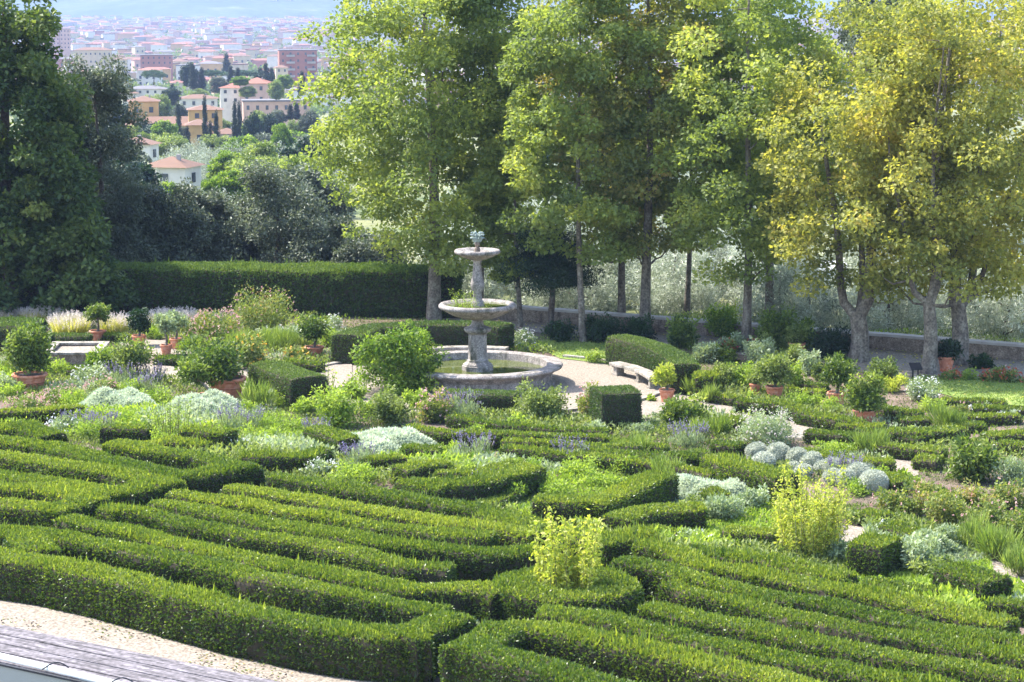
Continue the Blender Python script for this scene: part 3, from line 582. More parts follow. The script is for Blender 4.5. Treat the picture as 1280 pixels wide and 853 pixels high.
greens = Kind('slope_tree', 'mid green bushy tree', 'leafy trees on the slope', [dict(Hh=5, R=2.6, z0=.4, r0=.22, ncl=75, nl=13000, L=.28, leaf=['mid', 'holm', 'mid'][i], bark='bark', seed=75+i, clr=.26) for i in range(3)])
cyp = Kind('cypress', 'tall narrow cypress', 'cypresses round the yellow villa', [dict(Hh=10, R=1.0, z0=.4, r0=.2, ncl=90, nl=9000, L=.3, leaf='cypress', bark='bark', seed=80, clr=.38, flat=1.2, W=.45, droop=0, prof=lambda t: np.clip(1.0-.9*t**2.2, .08, 1))], cat='cypress')
umb = Kind('umbrella_pine', 'flat topped umbrella pine', 'umbrella pines in front of the town', [dict(Hh=10, R=5.2, z0=6.8, r0=.35, ncl=90, nl=10000, L=.4, leaf='pine', bark='bark', seed=85, clr=.2, flat=.45, prof=lambda t: np.clip(1-t**2.5*.6, .2, 1))], cat='pine')
darkt = Kind('dark_tree', 'dark green dense tree', 'dark trees round the yellow villa', [dict(Hh=5.4, R=2.5, z0=.4, r0=.3, ncl=80, nl=10000, L=.35, leaf='cedar', bark='bark', seed=88, clr=.26)])
def put_px(kind, px, ytop, ybase, D, wpx=None, label=None):
    p = AT(px, ybase, D); s = ppm(p); hh = (ybase-ytop)/s; tpl = kind.v[kind.n % len(kind.v)]
    kz = hh/tpl['Hh']; kx = kz if wpx is None else (wpx/s)/(2*tpl['R'])
    kind.put((p.x, D, p.z), sc=(kx, kx, kz), label=label)
for a in [(224, 124, 192, 415), (235, 157, 192, 414), (257, 118, 197, 405), (263, 150, 195, 408), (271, 137, 193, 404), (294, 124, 194, 410), (300, 126, 194, 412), (241, 78, 112, 640), (289, 82, 108, 650), (297, 84, 108, 655), (333, 78, 108, 640), (181, 140, 165, 500), (252, 84, 112, 660), (326, 84, 108, 660), (378, 88, 120, 500), (363, 130, 150, 480), (371, 128, 150, 485), (340, 84, 108, 655), (283, 66, 92, 900), (215, 104, 132, 600)]:
    put_px(cyp, *a, wpx=(8 if a[2] > 150 else 9))
for a in [(143, 93, 122, 660, 46), (155, 107, 132, 600, 24), (193, 88, 112, 700, 30), (306, 88, 108, 690, 52), (265, 88, 108, 700, 40)]: put_px(umb, a[0], a[1], a[2], a[3], wpx=a[4])
for a in [(316, 143, 197, 395, 24), (338, 146, 196, 398, 24), (195, 155, 195, 400, 50), (180, 150, 192, 405, 26), (215, 165, 195, 402, 36), (128, 98, 140, 560, 30), (236, 80, 108, 660, 20), (150, 128, 165, 480, 40), (330, 90, 110, 640, 24), (350, 160, 195, 400, 26), (120, 150, 215, 300, 50), (215, 110, 128, 560, 22)]: put_px(darkt, a[0], a[1], a[2], a[3], wpx=a[4])
for a in [(289, 214, 262, 190, 46), (284, 192, 232, 240, 42), (330, 196, 232, 250, 34), (352, 158, 200, 330, 26), (210, 230, 265, 185, 36), (262, 228, 268, 175, 26), (205, 152, 185, 385, 30), (240, 222, 250, 220, 22), (310, 205, 245, 215, 30), (362, 175, 205, 330, 26), (300, 96, 108, 600, 20), (355, 95, 112, 620, 20)]: put_px(rounds, a[0], a[1], a[2], a[3], wpx=a[4])
for a in [(180, 215, 260, 180, 40), (235, 160, 190, 430, 26), (275, 150, 178, 460, 30), (300, 155, 180, 470, 26), (345, 140, 168, 480, 26), (325, 140, 165, 500, 26), (195, 118, 150, 520, 34), (225, 132, 155, 500, 20), (250, 112, 130, 620, 22), (310, 108, 122, 600, 20), (275, 98, 118, 640, 24), (165, 160, 200, 330, 40), (370, 150, 180, 450, 24), (388, 140, 170, 450, 24), (140, 165, 215, 300, 36), (345, 100, 125, 580, 18)]: put_px(greens, a[0], a[1], a[2], a[3], wpx=a[4])
ol2 = Kind('olive_tree', 'distant silvery olive tree', 'olive trees on the slope by the villa', [dict(Hh=4.2, R=2.2, z0=.5, r0=.16, ncl=50, nl=6000, L=.2, leaf='olive', bark='bark', seed=64, W=.35, clr=.3, flat=.9, droop=.5)])
for y in np.geomspace(150, 395, 13):
    for px in range(165, 420, int(2850*5.5/y)):
        q = px+random.uniform(-14, 14); X = (q-640)/F*y; D = y+random.uniform(-6, 6)
        if 180 < q < 262 and D < 222: continue
        random.choices([ol2, greens, rounds, darkt], [5, 4, 1.3, 1.2])[0].put((X, D, float(terrain(X, D))-.1), sc=random.uniform(.8, 1.2))
for i in range(46):     # trees on the slopes glimpsed between the planes
    D = 1/random.uniform(1/900, 1/215); X = random.uniform(.0, .235)*D
    (greens if i % 3 else darkt).put((X, D, float(terrain(X, D))-.2), sc=random.uniform(.9, 1.7))
# ------------------------------------------------------------------ buildings
def house(name, label, px, pyb, D, w, d, h, wall=0, roof=0, rh=1.5, cols=4, rows=2, rz=.15, cat='house', group=None, hip=True, balc=False, below=6, arch=False, flat=False):
    p = AT(px, pyb, D); e = empty(name, p, rz); tag(e, label, cat, group)
    MB().add(*box((0, 0, (h-below)/2), (w, d, h+below))).build('wall', [WALLS[wall]], e)
    ov = .4
    if flat: MB().add(*box((0, 0, h+.2), (w+ov, d+ov, .38))).build('roof', [ROOFS[2]], e)
    else:
        rl = max(.1, (w-d)/2) if hip else w/2+ov
        V = [(-w/2-ov, -d/2-ov, h+.01), (w/2+ov, -d/2-ov, h+.01), (w/2+ov, d/2+ov, h+.01), (-w/2-ov, d/2+ov, h+.01), (-rl, 0, h+rh), (rl, 0, h+rh)]
        b = MB(); b.add(V, [[0, 1, 5, 4], [2, 3, 4, 5], [0, 3, 2, 1]]); b.add(V, [[1, 2, 5], [3, 0, 4]]); ro = b.build('roof', [ROOFS[roof]], e)
        MB().add(*box((w*.2, -d*.1, h+rh*.85), (.35, .3, .7))).build('chimney', [WALLS[4]], ro)
    for side in ((0, -1), (1, 0)):
        n = cols if side[0] == 0 else max(1, int(cols*d/w)); ln = w if side[0] == 0 else d
        for r in range(rows):
            for c in range(n):
                u = (c+.5)/n*ln-ln/2; z = (r+.5)/rows*h+.1; ww, wh = min(.8, ln/n*.3), min(1.1, h/rows*.4)
                if side[0] == 0: MB().add(*box((u, -d/2-.03, z), (ww, .1, wh))).build('window', [M['darkglass']], e)
                else: MB().add(*box((w/2+.03, u, z), (.1, ww, wh))).build('window', [M['darkglass']], e)
            if balc:
                for c in range(2): MB().add(*box(((c*.55-.2)*w, -d/2-.6, (r+.5)/rows*h-.7), (w*.22, 1.1, .9))).build('balcony', [WALLS[1]], e)
    return e
house('villa_tower', 'square yellow villa tower with low brown roof, left one', 180, 148, 450, 5.8, 6, 3.4, 2, 1, 1.0, 2, 1)
house('villa_wing', 'long brown roofed wing joining the yellow villa towers', 217, 172, 446, 18, 9, 2.5, 2, 1, 1.6, 6, 1)
house('villa_tower', 'square yellow villa tower behind the tallest cypress, right one', 257, 168, 440, 6.4, 6, 4.8, 2, 1, .9, 2, 2)
house('villa_block', 'tall yellow villa wing with one dark window', 249, 188, 425, 4.5, 6, 4.8, 2, 1, 1., 1, 1)
house('stone_barn', 'small grey brown stone barn between the cypresses', 284, 190, 430, 4.5, 5, 3.5, 4, 1, 1., 1, 1)
house('white_cottage', 'white cottage with brown tiled hip roof among the olives', 216, 238, 215, 4.2, 4, 2.3, 1, 1, .9, 1, 1, rz=-.25)
house('white_chapel', 'white gabled building with arched window beside the grey oak', 168, 205, 260, 2.4, 5, 2.3, 1, 1, .7, 1, 1, hip=False, rz=1.3)
house('farmhouse', 'large white and pink farmhouse with red roof above the cypresses', 300, 130, 640, 11, 8, 4.6, 1, 0, 1.3, 4, 2)
house('farmhouse', 'taller pale gabled house joined to the white farmhouse', 322, 130, 636, 8, 9, 5.8, 3, 0, 1.5, 2, 2, rz=-.1)
house('low_house', 'low white house with brown roof right of the cypress clump', 248, 135, 610, 10, 7, 2.6, 1, 1, 1., 4, 1)
house('low_house', 'long low pink house with flat terrace roof under the farmhouse', 345, 142, 590, 17, 8, 3.2, 3, 0, 1.0, 7, 1, flat=True)
house('grey_villa', 'pale mauve villa with dark windows under the umbrella pines', 185, 127, 680, 11, 7, 3.8, 1, 2, .9, 5, 2)
house('white_villa', 'small white house left of the mauve villa', 163, 130, 675, 4.5, 5, 3.2, 1, 1, .8, 2, 1)
house('brick_flats', 'red brick apartment block with white balconies beside the plane tree', 372, 97, 980, 16, 12, 11.5, 5, 2, 1, 5, 4, cat='apartment block', balc=True, flat=True)
house('cream_house', 'cream flat fronted house left of the brick flats', 352, 100, 960, 5, 8, 5.2, 0, 1, 1, 2, 2, cat='house')
for i, (px, t_) in enumerate([(69, 'left'), (82, 'right')]):
    house('tower_block', f'peach tower block, {t_} one of the pair', px, 62, 1650, 7, 9, 14.5, 3, 2, 1, 3, 5, cat='tower block', group='peach tower blocks', flat=True)
house('ochre_block', 'long ochre block with two rows of dark windows', 117, 82, 1270, 20, 10, 8.5, 0, 1, 1.5, 8, 2, cat='apartment block')
house('salmon_block', 'salmon red and cream apartment block in the town', 196, 88, 1230, 17, 10, 8, 5, 2, 1, 6, 3, cat='apartment block', flat=True)
house('cream_block', 'cream apartment block with balconies at the middle of the town', 152, 93, 1160, 6, 8, 7.5, 0, 1, 1, 2, 3, cat='apartment block')
# town
cm = [*WALLS, *ROOFS, M['darkglass']]
def town_block(b, c, w, d, h, rz, wi, ri, flat, win=True):
    ca, sa = math.cos(rz), math.sin(rz)
    def T(V): V = np.asarray(V, float); return np.stack([V[:, 0]*ca-V[:, 1]*sa+c[0], V[:, 0]*sa+V[:, 1]*ca+c[1], V[:, 2]+c[2]], 1)
    v, q = box((0, 0, h/2-3), (w, d, h+6)); b.add(T(v), q, wi)
    if flat: v, q = box((0, 0, h+.3), (w+.6, d+.6, .55)); b.add(T(v), q, 6+ri)
    else:
        rl = max(.2, (w-d)/2); rh = d*.16
        V = T([(-w/2-.4, -d/2-.4, h+.02), (w/2+.4, -d/2-.4, h+.02), (w/2+.4, d/2+.4, h+.02), (-w/2-.4, d/2+.4, h+.02), (-rl, 0, h+rh), (rl, 0, h+rh)])
        b.add(V, [[0, 1, 5, 4], [2, 3, 4, 5]], 6+ri); b.add(V, [[1, 2, 5], [3, 0, 4]], 6+ri)
    if win:
        for r in range(max(1, int(h/3.3))):
            n = max(2, int(w/3.6))
            for k_ in range(n):
                v, q = box(((k_+.5)/n*w-w/2, -d/2-.05, r*3.2+2), (1.2, .2, 1.6)); b.add(T(v), q, 9)
cand = []
while len(cand) < 6500:
    D = math.sqrt(random.uniform(900**2, 5150**2)); u = random.uniform(-.235, .235)
    if u > -.06 and random.random() < .55: continue
    px = 640+F*u
    if D < 1150 and 90 < px < 345 and random.random() < .8: continue
    cand.append((D, u*D))
cand.sort(); vis = [c for c in cand if 45 < 640+F*c[1]/c[0] < 425]; ind = set(vis[:285])
bs = MB(); looks = {0: 'cream', 1: 'white', 2: 'ochre', 3: 'pink', 4: 'grey', 5: 'brick red'}
tow_count = 0
for D, X in cand:
    wi = random.choices(range(6), [4, 5, 1.6, 3, 1.5, .5])[0]; ri = random.choices(range(3), [4, 2, 2])[0]; flat = random.random() < .35
    w, d, h = random.uniform(5, 17), random.uniform(5, 9), random.choice([3, 3.5, 4.5, 5, 6, 7, 9, 12])
    if D > 1800: w *= 1.2
    z = float(terrain(X, D)); rz = random.choice([0.1, .25, -.2, 1.4, .5])+random.uniform(-.08, .08)
    if (D, X) in ind:
        b = MB(); town_block(b, (0, 0, 0), w, d, h, 0, wi, ri, flat, True); o = b.build('town_house', cm); o.location = (X, D, z); o.rotation_euler = (0, 0, rz)
        tag(o, None, 'house', 'houses of the town in the valley', f'{looks[wi]} {"flat" if flat else "tile"} roofed town house')
    else: town_block(bs, (X, D, z), w, d, h, rz, wi, ri, flat, False)
for i in range(260):
    D = random.uniform(5300, 7600); X = random.uniform(-.24, .24)*D; z = float(hill(X, D))
    town_block(bs, (X, D, z), random.uniform(12, 26), 11, random.choice([6, 8, 10]), random.uniform(-.5, .5), random.choice([0, 1, 1, 3]), 0, False, False)
stuff(bs.build('distant_houses', cm), 'the far mass of the town fading into haze')
# town trees as one far mass
N = 4200; b = MB()
for i in range(N):
    D = math.sqrt(random.uniform(700**2, 5300**2)); X = random.uniform(-.235, -.06)*D; z = float(terrain(X, D)); r = random.uniform(2, 5)
    n = 60; g = RNG.normal(0, 1, (n, 3)); g = unit(g)*RNG.random((n, 1))**.4*[r, r, r*.9]+[X, D, z+r*.9]
    v, q = leaves(g, rnd(n), rnd(n)+[0, 0, 1], r*.55, r*.45); b.add(v, q, 0, .4)
stuff(b.build('distant_trees', [M['mid']]), 'scattered trees between the far houses')
# white polytunnel beyond the grove
p = AT(1018, 348, 126); e = empty('tunnel_greenhouse', (p.x, 126, p.z), .12); tag(e, 'white plastic tunnel greenhouse beyond the olive grove', 'greenhouse')
th = np.linspace(0, math.pi, 14); xs_ = np.linspace(-1.7, 1.7, 9); V = np.array([(x, 1.0*math.cos(a), 1.25*math.sin(a)**.8-.3) for x in xs_ for a in th]); k = 14
i = np.arange(8)[:, None]*k; j = np.arange(13)[None]; Q = np.stack([i+j, i+j+1, i+k+j+1, i+k+j], -1).reshape(-1, 4)
MB().add(V, Q, smooth=True).build('cover', [M['whitep']], e)
for s_ in (0, 8):
    F_ = [tuple(V[s_*14+q]) for q in range(14)]; me = bpy.data.meshes.new('end_wall'); me.from_pydata(F_, [], [tuple(range(14))]); me.materials.append(M['whitep']); oo = bpy.data.objects.new('end_wall', me); C.objects.link(oo); oo.parent = e
for x in xs_[1:-1:2]: MB().add(*tube([(x, 1.02*math.cos(a), 1.27*math.sin(a)**.8-.3) for a in th], .025, 5)).build('hoop', [M['cope']], e)
# ------------------------------------------------------------------ garden wall
w0, w1 = G(560, 394), G(1400, 460)
L_ = (w1-w0).length; ang = math.atan2(w1.y-w0.y, w1.x-w0.x); mid = (w0+w1)/2
e = empty('garden_wall', (mid.x, mid.y, 0), ang); tag(e, 'long low brown garden wall with pale coping behind the trees', 'wall')
MB().add(*box((0, 0, -.5), (L_, .4, 2.1))).build('masonry', [M['wallst']], e)
b = MB(); n = int(L_/1.3)
for i in range(n): b.add(*box((-L_/2+(i+.5)*L_/n, 0, .6+random.uniform(-.006, .006)), (L_/n-.015, .52, .1)))
b.build('coping', [M['cope']], e)
# ------------------------------------------------------------------ fountain
e = empty('tiered_fountain', FC); tag(e, 'three tier stone fountain with two bowls standing in a round basin', 'fountain')
def part(name, prof, mat, k=64, parent=e, wob=0., smooth=False): return MB().add(*lathe(prof, k, wob=wob), smooth=smooth).build(name, [M[mat]], parent)
part('basin', [(2.85, 0), (2.85, .1), (2.72, .16), (2.74, .38), (2.86, .5), (2.95, .56), (3.1, .62), (3.13, .68), (3.08, .735), (2.98, .75), (2.62, .75), (2.56, .72), (2.55, .66), (2.5, .4), (2.48, .05), (0, .04)], 'stone', 96)
part('water', [(2.51, .47), (1.2, .472), (.0, .474)], 'water', 64)
b = MB()
b.add(*lathe([(.57, .3), (.57, .64), (.54, .67), (.54, .7), (.46, .76), (.4, .8), (.4, .84), (.35, .88), (.345, .95), (.335, 1.8), (.36, 1.84)], 8))
b.add(*lathe([(.36, 1.84), (.47, 1.9), (.5, 1.96), (.5, 2.02), (.42, 2.06), (.3, 2.1), (.24, 2.16), (.2, 2.28), (.24, 2.36)], 24)); b.build('pedestal', [M['stone']], e)
part('lower_bowl', [(.2, 2.34), (.5, 2.38), (.9, 2.5), (1.2, 2.66), (1.28, 2.73), (1.36, 2.74), (1.42, 2.8), (1.42, 2.87), (1.36, 2.93), (1.27, 2.93), (1.2, 2.88), (1.1, 2.8), (.6, 2.62), (0, 2.56)], 'stone', 72, smooth=True)
part('bowl_water', [(1.17, 2.845), (0, 2.85)], 'water', 48)
part('baluster', [(.24, 2.6), (.25, 2.98), (.2, 3.02), (.17, 3.1), (.15, 3.3), (.19, 3.4), (.25, 3.55), (.255, 3.68), (.22, 3.8), (.2, 3.86), (.17, 4.0), (.15, 4.3), (.14, 4.42), (.18, 4.5), (.2, 4.56)], 'stone', 24, smooth=True)
part('upper_bowl', [(.14, 4.5), (.35, 4.56), (.6, 4.66), (.72, 4.74), (.8, 4.75), (.84, 4.8), (.84, 4.85), (.8, 4.9), (.72, 4.9), (.66, 4.84), (.4, 4.74), (0, 4.72)], 'stone', 56, smooth=True)
f = part('finial_stem', [(.12, 4.7), (.1, 4.95), (.07, 5.0), (.1, 5.1), (.08, 5.2), (.11, 5.24)], 'wallst', 16)
b = MB()
for r_, n_, z_, l_ in ((.02, 6, 5.2, .34), (.05, 9, 5.2, .26), (.06, 9, 5.18, .16)):
    for k_ in range(n_):
        a = k_*6.283/n_+l_*9; s_ = np.linspace(0, 1, 6); pts = np.stack([(r_+(.05+.16*s_**1.6))*math.cos(a), (r_+(.05+.16*s_**1.6))*math.sin(a), z_+l_*np.sin(s_*2.1)], 1)
        b.add(*tube(pts, .035*np.sin(np.clip(s_+.25, 0, 1)*math.pi*.85)+.008, 6))
b.build('finial_leaves', [M['bronze']], e)
# plants growing in the lower bowl
def sprout(name, label, P, w, h, n, L, mat, cat, **kw): pass
# ------------------------------------------------------------------ benches, kerb, sign, raised bed, cold frame
def bench(label, pts, h, w, legs):
    P = [G(a, c, h) for a, c in pts]; R = resample([tuple(p) for p in P], .25); m0 = R[len(R)//2]; ee = empty('stone_bench', (m0[0], m0[1], 0)); tag(ee, label, 'bench', 'stone benches round the fountain')
    n = len(R); d = np.gradient(R[:, :2], axis=0); d /= np.linalg.norm(d, axis=1, keepdims=True); nr = np.stack([-d[:, 1], d[:, 0]], 1)
    sec = [(-.5, -.09), (-.5, -.01), (-.47, .02), (.47, .02), (.5, -.01), (.5, -.09)]
    V = np.array([(R[i][0]-m0[0]+nr[i][0]*a*w, R[i][1]-m0[1]+nr[i][1]*a*w, h+z) for i in range(n) for a, z in sec]); k = 6
    i = np.arange(n-1)[:, None]*k; j = np.arange(k)[None]; Q = np.stack([i+j, i+(j+1) % k, i+k+(j+1) % k, i+k+j], -1).reshape(-1, 4)
    b = MB(); b.add(V, Q); b.add(V, [[0, 1, 2, 3, 4, 5], [(n-1)*k+q for q in range(6)]]); b.build('seat', [M['stone2']], ee)
    for t in legs:
        i = int(t*(n-1)); a = math.atan2(d[i][1], d[i][0]); b = MB(); c = (R[i][0]-m0[0], R[i][1]-m0[1])
        b.add(*box((*c, .04), (.34, w*.85, .08), a)); b.add(*box((*c, (h-.09)/2+.03), (.2, w*.7, h-.17), a)); b.add(*box((*c, h-.115), (.3, w*.85, .05), a)); b.build('leg', [M['stone2']], ee)
bench('curved stone bench in front of the right hand clipped hedge', [(768, 453), (790, 458), (806, 464), (820, 472)], .45, .5, (.12, .55, .95))
bench('long stone bench against the hedge behind the fountain', [(470, 443), (510, 437), (560, 434), (600, 433.5), (634, 435)], .42, .5, (.05, .35, .65, .95))
def kerb(label, pts, w=.22, h=.12, px=True):
    P = [G(a, c) for a, c in pts] if px else [Vector((a, c, 0)) for a, c in pts]; R = resample([tuple(p) for p in P], .9); b = MB(); m0 = R[len(R)//2]
    for i in range(len(R)-1):
        a, c = R[i], R[i+1]; d = c-a; b.add(*box(((a[0]+c[0])/2, (a[1]+c[1])/2, h/2-.02+random.uniform(-.008, .008)), (np.linalg.norm(d)-.02, w, h), math.atan2(d[1], d[0])))
    tag(b.build('stone_kerb', [M['stone2']], loc=(m0[0], m0[1], 0)), label, 'kerb', 'stone kerbs edging the gravel')
cx = lambda a0, a1, r=7.0, r2=6.7: [(FC.x+r*math.cos(a), FC.y+r2*math.sin(a)) for a in np.linspace(math.radians(a0), math.radians(a1), 16)]
kerb('stone kerb between the round gravel and the small lawn', cx(22, 62), px=False)
kerb('stone kerb of the round gravel left of the fountain', cx(118, 205), px=False)
kerb('stone kerb of the round gravel in front of the bench hedge', cx(-75, -12), px=False)
kerb('straight stone kerb leading to the clipped hedge wedge', [(376, 467), (402, 458), (425, 455)])
for i, (px, py, w, d, a, lb) in enumerate([(878, 535, 1.5, .9, .35, 'flat pale stepping stone nearest the leafy shrub'), (899, 536, 1.5, .8, .1, 'flat pale stepping stone by the small clipped hedge'), (868, 528, .9, .6, .5, 'upper rough stepping stone'), (800, 540, 1.0, .7, .8, 'stepping stone below the square hedge block'), (812, 534, 1.1, .5, .4, 'narrow stone step right of the square hedge block'), (1008, 549, 1.4, .8, -.4, 'stone slab at the end of the gravel path')]):
    p = G(px, py); b = MB(); b.add(*box((0, 0, .05), (w, d, .1), a, .93)); tag(b.build('stepping_stone', [M['stone2']], loc=None), lb, 'paving stone', 'flat stones beside the paths').location = p
p = G(1144, 473); e = empty('lectern_sign', p, .1); tag(e, 'small black lectern sign on two posts at the lawn edge', 'sign')
for s_ in (-.1, .1): MB().add(*box((s_, 0, .22), (.05, .05, .46))).build('post', [M['blackm']], e)
v, q = box((0, -.02, 0), (.42, .36, .04)); v = v*1; v[:, 2] += v[:, 1]*.5+.46; MB().add(v, q).build('panel', [M['blackm']], e)
# raised stone bed, left
p = G(90, 456); e = empty('raised_bed', p, .04); tag(e, 'low stone raised bed with pale rim left of the lemon pots', 'raised bed')
b = MB()
for c, s_ in (((0, -.2, .22), (2.1, .3, .46)), ((0, 2.3, .22), (2.1, .3, .46)), ((-.95, 1.05, .22), (.25, 2.2, .46)), ((.95, 1.05, .22), (.25, 2.2, .46))): b.add(*box(c, s_))
b.build('masonry', [M['wallst']], e); b = MB()
for c, s_ in (((0, -.2, .49), (2.25, .42, .08)), ((0, 2.3, .49), (2.25, .42, .08)), ((-.96, 1.05, .49), (.36, 2.07, .08)), ((.96, 1.05, .49), (.36, 2.07, .08))): b.add(*box(c, s_))
b.build('rim', [M['stone2']], e); MB().add(*box((0, 1.05, .35), (1.6, 2.2, .1))).build('soil', [M['gravel']], e)
# ledge of weathered boards with glazing and a white pipe at the bottom left
Z = .8
A0, A1 = G(-60, 768, Z), G(430, 868, Z); dd = (A1-A0).normalized(); nn = Vector((dd.y, -dd.x, 0)); ln = (A1-A0).length; an = math.atan2(dd.y, dd.x)
e = empty('cold_frame', (A0.x, A0.y, 0), an); tag(e, 'weathered grey board top of a cold frame at the bottom left', 'cold frame')
wd = [.0, .52, .98, 1.42, 1.9]
for i in range(4): MB().add(*box((ln/2, -(wd[i]+wd[i+1])/2, Z-.04-i*.012), (ln+i*.1, wd[i+1]-wd[i]-.018, .07))).build('board', [M['board']], e)
MB().add(*box((ln/2, -.12, Z/2-.06), (ln-.2, .08, Z-.1))).build('frame', [M['board']], e)
gm, nt_, nd_, lk_ = newmat('old_glazing'); p_ = nd_.new('ShaderNodeBsdfPrincipled'); p_.inputs['Base Color'].default_value = (.04, .05, .05, 1); p_.inputs['Roughness'].default_value = .6; p_.inputs['Specular IOR Level'].default_value = .2; o_ = nd_.new('ShaderNodeOutputMaterial'); lk_.new(p_.outputs[0], o_.inputs[0])
MB().add(*box((ln/2, -2.45, Z-.1), (ln, 1.05, .012))).build('glazing', [gm], e)
MB().add(*box((ln/2, -1.96, Z-.08), (ln, .06, .05))).build('glazing_bar', [M['blackm']], e)
pp0, pp1 = G(-40, 812, .78), G(170, 862, .78); e2 = empty('white_pipe', pp0); tag(e2, 'white pipe lying on the glazing in the bottom left corner', 'pipe')
MB().add(*tube([(0, 0, 0), tuple(pp1-pp0)], .085, 14), smooth=True).build('pipe', [M['whitep']], e2)
for f_ in (.5, .88):
    c = (pp1-pp0)*f_; s_ = np.linspace(0, 1, 10); pts = np.stack([c.x-.12+.5*s_, c.y+.1*np.sin(s_*3)-.12*(1-s_), c.z+.02+.1*np.sin(s_*math.pi)], 1); MB().add(*tube(pts, .014, 6)).build('strap', [M['blackm']], e2)
# ------------------------------------------------------------------ shrubs and flowers
def clumps(P, w, h, n, L, seed, ncl=None, fill=.5, up=.3, W=.5, jit=.7, base=.0, tvar=.15):
    rg = np.random.default_rng(seed); ncl = ncl or max(10, int(26*w*h)); P = np.array(P, float)
    th = rg.uniform(0, 6.283, ncl); ph = rg.random(ncl)**.8; rr_ = rg.random(ncl)**fill
    Cc = np.stack([w/2*.8*rr_*np.cos(th)*np.sqrt(1-(ph*.85)**2), w/2*.8*rr_*np.sin(th)*np.sqrt(1-(ph*.85)**2), base+(h-base)*(.12+.72*ph*rr_)], 1)*rg.uniform(.82, 1.15, (ncl, 1))
    idx = rg.integers(0, ncl, n); cr = (w*.5+h*.5)*.2*rg.uniform(.7, 1.3, ncl)
    g = unit(rg.normal(0, 1, (n, 3)))*rg.random((n, 1))**.45; X = P+Cc[idx]+g*cr[idx][:, None]; X[:, 2] = np.maximum(X[:, 2], P[2]+.02)
    A = g*.8+rg.normal(0, jit, (n, 3)); A[:, 2] += up
    n_ = n; LL = L*1.3*rg.uniform(.6, 1.3, n); V, Q = leaves(X, A, rg.normal(0, .6, (n, 3))+[0, 0, .7], LL, LL*W)
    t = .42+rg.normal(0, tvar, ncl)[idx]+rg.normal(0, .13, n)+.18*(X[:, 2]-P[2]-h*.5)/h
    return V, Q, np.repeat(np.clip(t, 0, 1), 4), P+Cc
def stems(b, P, tips, r, mat=1):
    P = np.array(P, float)
    for c in tips:
        s_ = np.linspace(0, 1, 4)[:, None]; q0 = P+np.array([(c[0]-P[0])*.2, (c[1]-P[1])*.2, 0]); cur = q0+(c-q0)*s_; cur[:, :2] = q0[:2]+(c-q0)[:2]*s_**1.4; v, q = tube(cur, [r, r*.8, r*.6, r*.35], 4); b.add(v, q, mat)
KN = {  # kind: leafmat, L, per m2 , W, name, look, flowers(mat, count per m3, size, where)
 'leafy': ('lemon', .13, 1500, .5, 'leafy_shrub', 'glossy green leafy shrub', None),
 'round': ('mid', .08, 2600, .55, 'round_shrub', 'dense rounded green shrub', None),
 'lime': ('lime', .09, 1800, .5, 'lime_shrub', 'lime green leafy shrub', None),
 'rose': ('rose', .08, 1800, .6, 'rose_bush', 'yellow green rose bush with reddish tips', ('pink', 40, .07)),
 'rosey': ('rose', .08, 1800, .6, 'rose_bush', 'straggly rose bush with reddish leaves', ('pink', 7, .06)),
 'sage': ('sage', .09, 2200, .45, 'sage_clump', 'pale grey green sage clump', None),
 'grey': ('sage', .07, 2600, .4, 'grey_shrub', 'rounded grey green shrub', ('mauve', 60, .05)),
 'pale': ('sage', .08, 1700, .5, 'flowering_clump', 'pale green flowering clump', ('white', 60, .05)),
 'pinkf': ('mid', .08, 1600, .4, 'flowering_clump', 'clump with pinkish flowers', ('pink', 110, .05)),
 'lav': ('sage', .1, 1400, .22, 'lavender_clump', 'lavender clump with purple spikes', 'spikes'),
 'dark': ('dark', .09, 2400, .5, 'dark_shrub', 'dark green shrub', None),
 'darkp': ('cedar', .1, 2000, .5, 'dark_shrub', 'very dark shrub', None),
 'brig': ('bright', .11, 1600, .5, 'bright_shrub', 'vivid green shrub', None),
 'grass': ('grass', .32, 900, .07, 'grass_tuft', 'arching light green grass tuft', None),
 'redf': ('mid', .08, 1500, .5, 'flower_clump', 'low plant with red flowers', ('red', 110, .06)),
 'yel': ('yellow', .09, 1500, .5, 'yellow_shrub', 'yellow leaved shrub', None),
 'weed': ('lime', .08, 1500, .4, 'leafy_clump', 'light green leafy clump', None),
 'orange': ('mid', .1, 1500, .5, 'orange_tree', 'shrub with orange fruit', ('orange', 18, .1)),
}
sd = [500]
